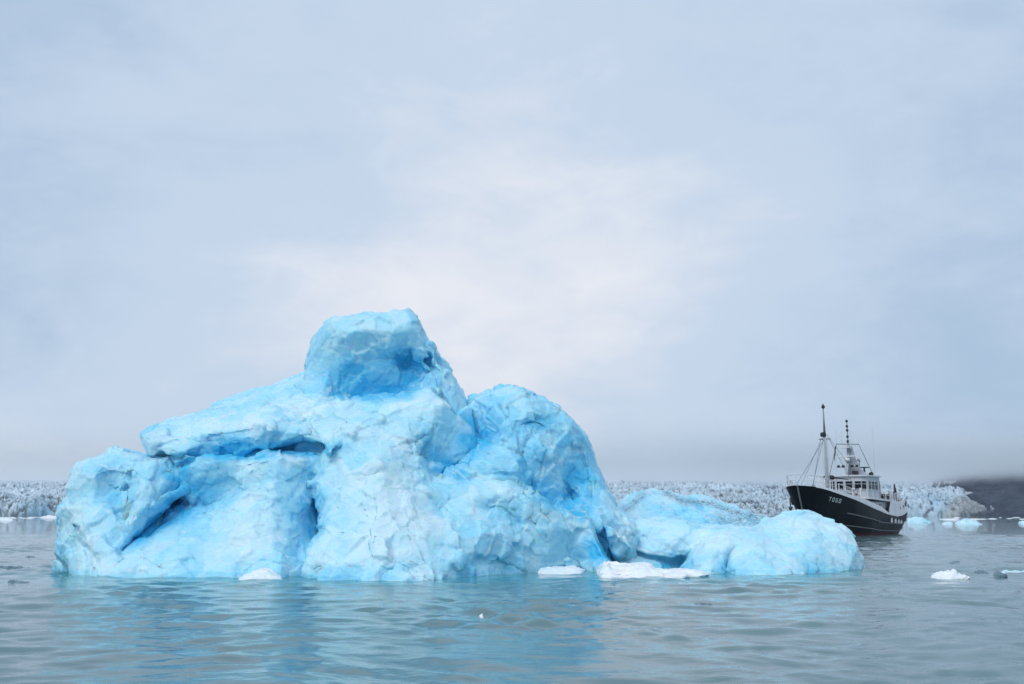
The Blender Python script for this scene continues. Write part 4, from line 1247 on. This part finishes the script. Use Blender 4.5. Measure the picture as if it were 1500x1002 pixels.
# row of wash-port openings at the foot of the deckhouse
for i in range(11):
    x_ = 8.2 + i * .82
    p = Vector(hull_pt(x_ / BOAT_L, 1, 1))
    MB().box((p.x - .22, p.y - .02, p.z + .03), (p.x + .22, p.y + .09, p.z + .2)).build('rail_block', MAT_WHITE, boat)


def rounded(x0, x1, w, r, nose=0.0, k=6):
    """outline counter-clockwise, front (x1) corners rounded with radius r and bowed by nose"""
    pts = [(x0, w), (x0, -w)]
    for i in range(k + 1):
        a = -math.pi / 2 + (math.pi / 2) * i / k
        pts.append((x1 - r + r * math.cos(a), -w + r + r * math.sin(a)))
    for i in range(1, 6):
        y_ = -w + r + (2 * w - 2 * r) * i / 6
        pts.append((x1 + nose * (1 - (y_ / (w - r)) ** 2), y_))
    for i in range(k + 1):
        a = (math.pi / 2) * i / k
        pts.append((x1 - r + r * math.cos(a), w - r + r * math.sin(a)))
    return pts


# lower deckhouse with boat deck over it
dh = MB().prism(rounded(7.2, 16.6, 2.75, 1.2), 1.6, 4.0).build('deckhouse', MAT_CREAM, boat)
bd = rounded(6.6, 17.2, 3.25, 1.3)
bd_z = [lerp_tab([(6, 3.95), (17, 4.35)], p[0]) for p in bd]
MB().prism(bd, [z - .02 for z in bd_z], [z + .2 for z in bd_z]).build('boat_deck', MAT_WHITE, boat)
for i, x_ in enumerate((15.2, 14.1, 13.0, 11.9)):
    fr_ = MB().box((x_ - .36, 2.70, 3.0), (x_ + .36, 2.84, 3.85)).build('side_window', MAT_WHITE, boat)
    MB().box((x_ - .24, 2.78, 3.12), (x_ + .24, 2.86, 3.74)).build('pane', MAT_GLASS, fr_)
ph = MB().tube([(9.4, 2.70, 3.1), (9.4, 2.86, 3.1)], .34, k=14).build('porthole', MAT_GREY, boat)
MB().tube([(9.4, 2.80, 3.1), (9.4, 2.89, 3.1)], .25, k=14).build('pane', MAT_GLASS, ph)
MB().box((10.6, 2.70, 2.3), (11.2, 2.83, 3.9)).build('deckhouse_door', MAT_CREAM, boat)

# wheelhouse
WH = rounded(10.4, 15.6, 2.45, 0.9, .25)
MB().prism(WH, 4.3, 7.05).build('wheelhouse', MAT_CREAM, boat)
WR = rounded(10.1, 15.9, 2.7, 1.0, .25)
MB().prism(WR, 7.05, 7.2).build('wheelhouse_roof', MAT_WHITE, boat)
# windows round the front: centre, normal
wins = [(15.82, -.55, -3, .40), (15.82, .55, 3, .40), (15.68, 1.6, 10, .36), (15.68, -1.6, -10, .36), (15.33, 2.18, 45, .27), (15.33, -2.18, -45, .27),
        (14.1, 2.45, 90, .38), (12.9, 2.45, 90, .38), (11.7, 2.45, 90, .38), (14.1, -2.45, -90, .38), (12.4, -2.45, -90, .38)]
for (wx, wy, wa, hw) in wins:
    a = R(wa); nx, ny = math.cos(a), math.sin(a); tx, ty = -ny, nx

    def slab(d0, d1, w_, z0, z1):
        v = []
        for z_ in (z0, z1):
            for dd in (d0, d1):
                for s_ in (-w_, w_): v.append((wx + nx * dd + tx * s_, wy + ny * dd + ty * s_, z_))
        return MB().add(v, [(0, 1, 3, 2), (4, 6, 7, 5), (0, 4, 5, 1), (2, 3, 7, 6), (0, 2, 6, 4), (1, 5, 7, 3)])
    fr_ = slab(-.12, .06, hw + .07, 5.36, 6.52).build('wheelhouse_window', MAT_CREAM, boat)
    slab(-.05, .085, hw, 5.43, 6.45).build('pane', MAT_GLASS, fr_)
    slab(.02, .10, hw, 6.10, 6.15).build('glazing_bar', MAT_CREAM, fr_)
MB().box((16.35, -.2, 4.45), (16.95, 1.9, 4.95)).build('deck_locker', MAT_WOOD, boat, bevel=.04)
MB().box((16.3, -.25, 4.95), (17.0, 1.95, 5.03)).build('locker_lid', MAT_WHITE, boat)
# signal gantry and gear forward of the wheelhouse
for (gx_, gy_) in ((18.6, -1.3), (18.6, -.5), (17.4, 1.6), (16.4, 2.9)):
    MB().tube([(gx_, gy_, 3.4 if gx_ > 17.2 else 4.3), (gx_, gy_, 7.1 if gx_ > 18 else 5.5)], .055).build('stanchion', MAT_WHITE, boat)
MB().box((18.45, -1.9, 3.3), (18.75, -1.55, 7.1)).build('gantry_post', MAT_WHITE, boat, bevel=.03)
MB().tube([(18.6, -1.8, 7.0), (18.5, .3, 6.75), (18.2, 1.4, 6.6)], .10, .05).build('gantry_arm', MAT_BLACK, boat)
MB().lathe([(.05, 0), (.34, .12), (.40, .3), (.25, .55), (.05, .6)], (18.5, -.6, 6.55)).build('searchlight', MAT_BLACK, boat, smooth=True)
MB().lathe([(.3, 0), (.5, .15), (.5, .7), (.3, .85)], (19.6, 0.9, 3.4)).build('winch_drum', MAT_BLACK, boat, smooth=True)
wd = MB().tube([(19.2, -1.2, 3.75), (19.2, 1.2, 3.75)], .33, k=14).build('windlass', MAT_GREY, boat)
MB().tube([(19.2, -1.32, 3.75), (19.2, -1.2, 3.75)], .5, k=14).build('windlass_flange', MAT_GREY, wd)
MB().tube([(19.2, 1.2, 3.75), (19.2, 1.32, 3.75)], .5, k=14).build('windlass_flange', MAT_GREY, wd)
MB().box((17.3, -1.9, 3.2), (18.4, 0.9, 5.3)).build('companionway', MAT_CREAM, boat, bevel=.05)
MB().tube([(18.38, .1, 4.3), (18.5, .1, 4.3)], .36, k=14).build('companionway_port', MAT_GLASS, boat)
MB().tube([(17.0, 2.3, 3.9), (17.0, 2.3, 5.6)], .12).build('ventilator', MAT_WHITE, boat)
MB().tube([(17.9, 1.8, 3.6), (17.9, 1.8, 5.2), (18.2, 1.8, 5.45)], .16).build('ventilator', MAT_WHITE, boat)


def ladder(p0, p1, w, n_, r=.03):
    mb = MB(); p0 = Vector(p0); p1 = Vector(p1); a = Vector((0, w, 0))
    mb.tube([p0, p1], r); mb.tube([p0 + a, p1 + a], r)
    for i in range(n_):
        q_ = p0.lerp(p1, (i + .5) / n_); mb.tube([q_, q_ + a], r * .7, k=6)
    return mb


ladder((16.9, -2.3, 4.4), (15.9, -2.3, 7.0), .6, 7).build('ladder', MAT_WHITE, boat)

# foremast: a stepped, tapering pole with crosstree block, truck and stays
fm = MB().tube([(21.6, 0, 3.3), (21.6, 0, 9), (21.6, 0, 12.0)], .22, .15, k=16).build('foremast', MAT_CREAM, boat, smooth=True)
MB().tube([(21.6, 0, 12.0), (21.6, 0, 14.95)], .14, .06, k=12).build('topmast', MAT_GREY, fm, smooth=True)
MB().lathe([(.05, 0), (.22, .18), (.20, .34), (.03, .62)], (21.6, 0, 14.9), 10).build('mast_lantern', MAT_BLACK, fm)
MB().lathe([(.18, 0), (.34, .12), (.34, .42), (.2, .55)], (21.75, -.12, 11.55), 12).build('crow_block', MAT_BLACK, fm)
MB().tube([(21.6, -.7, 11.3), (21.6, .7, 11.3)], .07).build('crosstree', MAT_GREY, fm)
mr = MB()
for i in range(24): mr.tube([(21.90, .05, 3.9 + i * .31), (21.90, .4, 3.9 + i * .31)], .025, k=5)
mr.tube([(21.92, .05, 3.8), (21.8, .05, 11.5)], .02, k=5); mr.tube([(21.92, .4, 3.8), (21.8, .4, 11.5)], .02, k=5)
mr.build('mast_ladder', MAT_RAIL, fm)
for nm, a, b_ in (('stay', (21.9, 0, 11.9), (30.2, .3, 5.7)), ('stay', (21.9, -.1, 11.2), (28.4, .8, 5.4)), ('stay', (21.9, 0, 11.2), (29.2, -.8, 5.6)),
                  ('stay', (21.3, 0, 12.0), (12.7, .6, 7.2)), ('stay', (21.6, .5, 11.3), (19.0, 3.2, 3.8)), ('stay', (21.6, -.5, 11.3), (19.0, -3.2, 3.8))):
    hv_ = .022 if a[0] != 21.6 else .02
    MB().tube([a, b_], hv_, k=6).build(nm, MAT_WIRE, boat)

# radar mast: swept fin, pole, yard, scanners
fin = [(11.0, 7.2), (15.1, 7.2), (14.4, 8.6), (13.95, 10.0), (13.9, 10.9), (13.5, 10.9), (13.3, 9.6), (12.7, 8.6), (11.9, 7.8)]
v = [(x_, -.16, z_) for x_, z_ in fin] + [(x_, .16, z_) for x_, z_ in fin]; k_ = len(fin)
rf = MB().add(v, [tuple(range(k_)), tuple(range(k_, 2 * k_))[::-1]] + [(i, k_ + i, k_ + (i + 1) % k_, (i + 1) % k_) for i in range(k_)]).build('radar_mast_fin', MAT_FIN, boat)
# broaden the fin across the ship as well, as a second crossed plate
v = [(13.6, y_ * (s_ if s_ > 0 else -.3), z_) for s_ in (-1, 1) for y_, z_ in ((2.2, 7.2), (1.35, 8.0), (.75, 9.3), (.35, 10.9))]
vv = [(13.45, a[1], a[2]) for a in v] + [(13.75, a[1], a[2]) for a in v]
ol = [0, 1, 2, 3, 7, 6, 5, 4]
MB().add(vv, [tuple(ol), tuple(i + 8 for i in ol)[::-1]] + [(ol[i], ol[i] + 8, ol[(i + 1) % 8] + 8, ol[(i + 1) % 8]) for i in range(8)]).build('radar_mast_plate', MAT_FIN, rf)
MB().tube([(13.8, 0, 10.5), (13.8, 0, 12.2), (13.8, 0, 14.0)], .09, .05).build('radar_mast_pole', MAT_GREY, rf)
for z_ in (11.3, 11.9, 12.7, 13.2, 13.85):
    MB().lathe([(.08, 0), (.16, .06), (.16, .26), (.06, .32)], (13.85, 0, z_), 8).build('mast_lamp', MAT_BLACK, rf)
MB().tube([(13.8, -1.5, 11.2), (13.8, 1.35, 11.05)], .06).build('yard', MAT_GREY, rf)
MB().box((14.0, -.55, 10.6), (14.9, .45, 10.72)).build('radar_platform', MAT_WHITE, rf)
MB().box((14.3, -1.25, 9.5), (14.5, .95, 9.66)).build('radar_scanner', MAT_WHITE, rf, bevel=.03)
MB().lathe([(.25, 0), (.34, .1), (.34, .35), (.2, .45)], (14.4, 0, 8.95), 12).build('radar_drum', MAT_WHITE, rf, smooth=True)
MB().tube([(14.4, -1.2, 8.25), (14.4, 1.3, 8.35)], .05).build('lamp_bar', MAT_GREY, rf)
for y_ in (-1.1, -.5, .6, 1.2):
    MB().box((14.4, y_ - .14, 8.2), (14.65, y_ + .14, 8.5)).build('floodlight', MAT_BLACK, rf)
MB().box((14.0, .55, 7.35), (14.6, 1.15, 7.75)).build('loudhailer', MAT_BLACK, boat)
for a, b_, r_ in (((13.8, -1.45, 11.2), (14.6, -2.3, 7.2), .03), ((13.8, 1.3, 11.1), (12.5, 2.5, 7.2), .03)):
    MB().tube([a, b_], r_, k=6).build('mast_stay', MAT_WIRE, rf)
MB().tube([(14.1, -1.5, 10.9), (14.2, -1.7, 9.1)], .09, .04).build('furled_pennant', MAT_BLACK, rf)
for (x_, y_, z0, z1, r_) in ((16.6, -2.2, 7.0, 12.6, .03), (13.8, -1.45, 11.2, 13.0, .022), (13.8, -.8, 11.2, 13.1, .022), (13.8, .55, 11.1, 12.6, .022), (13.8, 1.3, 11.0, 12.0, .02), (11.0, 2.2, 7.2, 13.3, .03), (13.8, .2, 11.1, 13.2, .018)):
    MB().tube([(x_, y_, z0), (x_, y_, z1)], r_, r_ * .5, k=6).build('whip_antenna', MAT_RAIL, boat)
# roof gear
MB().tube([(12.2, 1.3, 7.2), (12.2, 1.3, 8.25)], .12).build('mushroom_vent', MAT_BLACK, boat)
MB().tube([(12.2, .7, 8.25), (12.2, 1.9, 8.25)], .07).build('vent_crossbar', MAT_BLACK, boat)
MB().tube([(13.0, 1.0, 7.2), (13.0, 1.0, 9.0)], .05).build('horn_post', MAT_GREY, boat)
MB().tube([(12.8, 1.0, 9.0), (13.3, 1.0, 9.15)], .08, .2).build('horn', MAT_GREY, boat)
MB().tube([(10.6, 1.5, 7.45), (12.0, 2.1, 7.45)], .24, k=12).build('life_raft', MAT_BLACK, boat, smooth=True)
MB().tube([(10.5, .4, 7.5), (11.4, .9, 7.7)], .2, k=12).build('life_raft', MAT_BLACK, boat, smooth=True)


def railing(name, pts, h, posts, mat=MAT_WHITE, mids=1, r=.05):
    rl = MB(); P = [Vector(p) for p in pts]
    up = Vector((0, 0, h))
    rl.tube([p + up for p in P], r, k=6)
    for m_ in range(mids):
        rl.tube([p + up * (m_ + 1) / (mids + 1) for p in P], r * .7, k=6)
    ro = rl.build(name, mat, boat)
    L_ = [0]
    for a, b_ in zip(P[:-1], P[1:]): L_.append(L_[-1] + (b_ - a).length)
    for i in range(posts):
        t_ = L_[-1] * i / (posts - 1)
        k = max(j for j in range(len(L_)) if L_[j] <= t_ + 1e-6); k = min(k, len(P) - 2)
        q_ = P[k].lerp(P[k + 1], (t_ - L_[k]) / max(L_[k + 1] - L_[k], 1e-6))
        MB().tube([q_, q_ + up], r, k=6).build('rail_post', mat, ro)
    return ro


def deck_edge(x_, sd, ins=.12):
    p = hull_pt(x_ / BOAT_L, 1, sd)
    return (p[0], p[1] - sd * ins, p[2])


bow_pts = [deck_edge(x_, 1) for x_ in (26.0, 27.5, 29.0, 30.2)] + [(30.95, 0, 5.6)] + [deck_edge(x_, -1) for x_ in (30.2, 29.0, 27.5, 26.0)]
railing('bow_rail', bow_pts, 1.25, 11)
railing('side_rail', [deck_edge(x_, 1) for x_ in (25.4, 24, 22.5, 21)], 1.15, 4)
railing('side_rail', [deck_edge(x_, -1) for x_ in (25.4, 24, 22.5, 21, 19.5)], 1.15, 5)
railing('boat_deck_rail', [(10.2, 3.1, 4.3), (8.4, 3.1, 4.2), (6.8, 3.0, 4.15), (6.7, 1, 4.15), (6.7, -3, 4.15)], 1.15, 7)
railing('stern_rail', [(6.4, 3.05, 4.1), (4.5, 2.9, 4.2), (2.6, 2.55, 4.4), (1.1, 1.9, 4.5), (.6, 0, 4.5), (1.1, -1.9, 4.5), (4.5, -2.9, 4.2)], 1.0, 12)
railing('wheelhouse_rail', [(17.0, -3.1, 4.5), (17.1, -1.5, 4.5), (17.1, 1.5, 4.5), (16.6, 2.8, 4.45), (14.5, 3.15, 4.4), (11.0, 3.15, 4.3)], 1.0, 10, MAT_WHITE, r=.025)
# raised after deck the crew stand on
MB().prism([(6.4, 2.7), (6.4, -2.7), (1.6, -2.0), (1.0, 0), (1.6, 2.0)], 1.6, 3.6).build('after_deck', MAT_DECK, boat)
MB().box((8.2, -1.2, 4.2), (9.9, 2.0, 5.3)).build('engine_casing', MAT_CREAM, boat, bevel=.08)
MB().box((7.9, 2.05, 4.25), (9.7, 2.85, 5.0)).build('canvas_covered_gear', MAT_BLACK, boat, bevel=.12)
MB().tube([(10.15, 2.2, 4.3), (10.15, 2.25, 6.0), (10.15, 2.3, 7.3)], .36, .06, k=10).build('furled_canvas', MAT_BLACK, boat)
MB().tube([(1.3, 1.35, 4.6), (1.0, 1.45, 5.5), (.9, 1.35, 6.45)], .33, .08, k=10).build('furled_flag', MAT_BLACK, boat)
MB().tube([(1.3, 1.5, 3.6), (.8, 1.5, 6.7)], .04).build('flag_staff', MAT_WHITE, boat)
for (x_, y_, h_) in ((5.3, 1.4, 1.6), (3.9, 1.9, 1.5), (3.0, 1.5, 1.7), (2.2, 1.0, 1.4), (4.6, -.6, 1.7), (5.9, 2.3, 1.7)):
    MB().tube([(x_, y_, 3.6), (x_, y_, 3.6 + h_)], .07).build('bollard_post', MAT_RAIL, boat)
MB().box((2.3, -.8, 3.6), (3.9, 1.0, 4.5)).build('deck_box', MAT_CREAM, boat, bevel=.06)
MB().tube([(1.7, 1.7, 3.6), (1.7, 1.7, 4.4)], .35, k=12).build('rope_drum', MAT_GREY, boat)
# foredeck clutter
for (x_, y_, r_, h_) in ((28.2, .5, .16, .65), (28.2, -.5, .16, .65), (26.8, .9, .14, .6), (25.2, 1.2, .22, .8), (24.0, -.6, .2, .9), (20.4, 2.2, .2, .9), (23.0, 1.7, .16, .8)):
    zz = smooth_tab(SHEER, x_) - .55
    MB().lathe([(r_, 0), (r_, h_ * .8), (r_ * 1.4, h_ * .85), (r_ * 1.4, h_)], (x_, y_, zz), 10).build('bollard', MAT_BLACK, boat)
zz = smooth_tab(SHEER, 26.4) - .55
aw = MB().tube([(26.4, -.8, zz + .6), (26.4, .6, zz + .6)], .32, k=12).build('anchor_windlass', MAT_GREY, boat)
# stem bar, hawse pocket and anchor on the starboard bow
sb = MB().tube([Vector(hull_pt(1, h_ / 12, 1)) * 1.0 + Vector((.05, -.05, 0)) for h_ in range(13)], .09, k=8).build('stem_bar', MAT_RUST, boat)
for sd in (-1,):
    p, nn = hull_at(28.6, 3.9, sd, .03)
    hp = MB().tube([p - nn * .1, p + nn * .10], .42, k=12).build('hawse_pipe', MAT_BLACK, boat)
    q_ = p + nn * .18
    an = MB().tube([q_ + Vector((0, 0, .5)), q_ + Vector((.0, 0, -.9))], .09)
    an.tube([q_ + Vector((-.45, 0, -.55)), q_ + Vector((0, 0, -.95)), q_ + Vector((.45, 0, -.55))], .10)
    an.build('anchor', MAT_RUST, boat)
# hull patches (grey zinc plates) in a row on the port quarter
for x_ in (9.6, 8.0, 6.6, 5.3):
    p, nn = hull_at(x_, 1.75 - (9.6 - x_) * .04, 1, .0)
    MB().box((p.x - .3, p.y - .02, p.z - .28), (p.x + .3, p.y + .05, p.z + .28)).build('discharge_plate', MAT_LETTER, boat)
MB().tube([hull_at(14.3, 2.0, 1, .05)[0], hull_at(14.3, 1.3, 1, .05)[0]], .05).build('drain_pipe', MAT_RUST, boat)
MB().tube([hull_at(1.6, 2.6, 1, .06)[0], hull_at(2.0, .4, 1, .06)[0]], .04).build('draught_line', MAT_LETTER, boat)

# name on the bow: T O G O built as flat letter meshes hugging the plating
LET = {
    'T': [[(0, 1), (1, 1), (1, .8), (0, .8)], [(.38, .8), (.62, .8), (.62, 0), (.38, 0)]],
    'O': [[(.1, 0), (.9, 0), (1, .15), (.76, .2), (.24, .2), (0, .15)], [(.1, 1), (0, .85), (.24, .8), (.76, .8), (1, .85), (.9, 1)], [(0, .15), (.24, .2), (.24, .8), (0, .85)], [(1, .15), (1, .85), (.76, .8), (.76, .2)]],
    'G': [[(.1, 0), (.9, 0), (1, .15), (.76, .2), (.24, .2), (0, .15)], [(.1, 1), (0, .85), (.24, .8), (.76, .8), (1, .85), (.9, 1)], [(0, .15), (.24, .2), (.24, .8), (0, .85)], [(1, .15), (1, .55), (.76, .55), (.76, .2)], [(.5, .55), (.5, .4), (.76, .4), (.76, .55)]]}
x0_ = 27.1; zt_ = 4.0
for i, ch_ in enumerate('TOGO'):
    mb = MB()
    for pl in LET[ch_]:
        v = []
        for (a, c) in pl:
            lx = x0_ - (i * .66 + a * .42); lz = zt_ - (i * .07) + c * .46 - .05
            v.append(tuple(hull_at(lx, lz, 1, .035)[0]))
        mb.add(v, [tuple(range(len(v)))])
    mb.build('name_letter', MAT_LETTER, boat)


# ------------------------------------------------------------------ crew member on the after deck
def skin_body(name, joints, edges, mat, parent):
    me = bpy.data.meshes.new(name)
    keys = list(joints)
    me.from_pydata([joints[k][0] for k in keys], [], [])
    me.clear_geometry()
    me.from_pydata([joints[k][0] for k in keys], [(keys.index(a), keys.index(b_)) for a, b_ in edges], [])
    o = bpy.data.objects.new(name, me); S.collection.objects.link(o)
    o.parent = parent
    sk = o.modifiers.new('skin', 'SKIN'); sk.use_smooth_shade = True
    for i, k in enumerate(keys):
        r = joints[k][1]
        me.skin_vertices[0].data[i].radius = r if isinstance(r, tuple) else (r, r)
    me.skin_vertices[0].data[0].use_root = True
    ss_ = o.modifiers.new('sub', 'SUBSURF'); ss_.levels = 2; ss_.render_levels = 2
    me.materials.append(mat)
    return o


c, s = math.cos(boat.rotation_euler.z), math.sin(boat.rotation_euler.z)
lx, ly = 5.1, 1.9
person = empty('person', (bx0 + lx * c - ly * s, by0 + lx * s + ly * c, 3.6), R(200))
tag(person, 'person in a red jacket standing at the rail on the after deck of the ship', 'person')
J = {'pelvis': ((0, 0, .95), (.17, .13)), 'belly': ((0, 0, 1.12), (.16, .12)), 'chest': ((0, .01, 1.34), (.20, .14)), 'neck': ((0, 0, 1.50), (.07, .07)), 'collar': ((0, .01, 1.545), (.06, .06)),
     'ls': ((.20, 0, 1.42), .075), 'le': ((.30, .05, 1.16), .055), 'lw': ((.24, .26, 1.06), .042), 'rs': ((-.20, 0, 1.42), .075), 're': ((-.30, .05, 1.16), .055), 'rw': ((-.24, .26, 1.06), .042)}
skin_body('jacket', J, [('pelvis', 'belly'), ('belly', 'chest'), ('chest', 'neck'), ('neck', 'collar'), ('chest', 'ls'), ('ls', 'le'), ('le', 'lw'), ('chest', 'rs'), ('rs', 're'), ('re', 'rw')], MAT_JACKET, person)
J = {'p': ((0, 0, .95), (.16, .12)), 'lh': ((.10, 0, .88), .10), 'lk': ((.11, .03, .48), .065), 'la': ((.12, 0, .08), .045), 'lt': ((.13, .16, .035), .035), 'rh': ((-.10, 0, .88), .10), 'rk': ((-.11, .03, .48), .065), 'ra': ((-.12, 0, .08), .045), 'rt': ((-.13, .16, .035), .035)}
skin_body('trousers', J, [('p', 'lh'), ('lh', 'lk'), ('lk', 'la'), ('la', 'lt'), ('p', 'rh'), ('rh', 'rk'), ('rk', 'ra'), ('ra', 'rt')], MAT_TROUSER, person)
J = {'neck': ((0, 0, 1.50), .05), 'jaw': ((0, .025, 1.60), (.065, .075)), 'skull': ((0, .01, 1.69), (.078, .092)), 'crown': ((0, 0, 1.75), (.055, .065))}
hd = skin_body('head', J, [('neck', 'jaw'), ('jaw', 'skull'), ('skull', 'crown')], MAT_SKIN, person)
MB().lathe([(.02, -.02), (.015, .02)], (0, .112, 1.655), 6).build('nose', MAT_SKIN, hd)
for sx_ in (-1, 1):
    MB().lathe([(.006, -.01), (.011, 0), (.006, .01)], (sx_ * .032, .096, 1.675), 6).build('eye', MAT_HAIR, hd)
MB().lathe([(.085, -.04), (.098, .03), (.085, .09), (.03, .125)], (0, -.018, 1.68), 12).build('hair', MAT_HAIR, hd, smooth=True)
for sx_ in (-1, 1):
    hb = Vector((sx_ * .24, .27, 1.055)); hnd = MB().tube([hb, hb + Vector((-sx_ * .02, .08, -.01))], .038, .034, k=8)
    for f_ in range(4):
        o_ = hb + Vector((sx_ * (.03 - .02 * f_), .08, -.01)); ln = (.06, .075, .07, .05)[f_]
        hnd.tube([o_, o_ + Vector((0, ln * .6, -.01)), o_ + Vector((0, ln * .8, -.04))], .010, .008, k=6)
    hnd.tube([hb + Vector((-sx_ * .03, .03, 0)), hb + Vector((-sx_ * .06, .07, -.02))], .012, .009, k=6)
    hnd.build('hand', MAT_SKIN, person)

# ------------------------------------------------------------------ brash ice in front of the glacier
rng = random.Random(12)
m_brash = MAT_FLOE


def brash_proto():
    mb = MB(); r_ = random.Random(3)
    k = 9
    ring = [(math.cos(6.2832 * i / k) * (1 + .25 * r_.uniform(-1, 1)), math.sin(6.2832 * i / k) * .7 * (1 + .25 * r_.uniform(-1, 1))) for i in range(k)]
    v = [(x_ * 1.05, y_ * 1.05, -.15) for x_, y_ in ring] + [(x_, y_, .10 + .06 * r_.random()) for x_, y_ in ring] + [(x_ * .5, y_ * .5, .22 + .14 * r_.random()) for x_, y_ in ring] + [(0, 0, .36)]
    f = [(i, (i + 1) % k, k + (i + 1) % k, k + i) for i in range(k)] + [(k + i, k + (i + 1) % k, 2 * k + (i + 1) % k, 2 * k + i) for i in range(k)] + [(2 * k + i, 2 * k + (i + 1) % k, 3 * k) for i in range(k)] + [tuple(range(k))[::-1]]
    mb.add(v, f)
    return mb


first = None
spots = []
for _ in range(18):
    spots.append((rng.uniform(1385, 1500), rng.uniform(758.2, 762), rng.uniform(1.2, 3.2)))
for _ in range(14):
    spots.append((rng.uniform(0, 88), rng.uniform(757.8, 759.6), rng.uniform(1.5, 3.5)))
for i, (px_, py_, sz) in enumerate(spots):
    X_, Y_, Z_ = px2world(px_, py_, water_Y(py_))
    if first is None:
        first = brash_proto().build('brash_ice', m_brash)
        o = first
    else:
        o = first.copy(); S.collection.objects.link(o)
    o.location = (float(X_), float(Y_), 0.0)
    o.scale = (sz, sz, sz * rng.uniform(.3, .6)); o.rotation_euler = (0, 0, rng.uniform(0, 6.28))
    side = 'right of the ship' if px_ > 800 else 'left of the iceberg'
    tag(o, 'small white brash ice below the glacier front, ' + side, 'brash ice', 'brash ice below the glacier front ' + side)
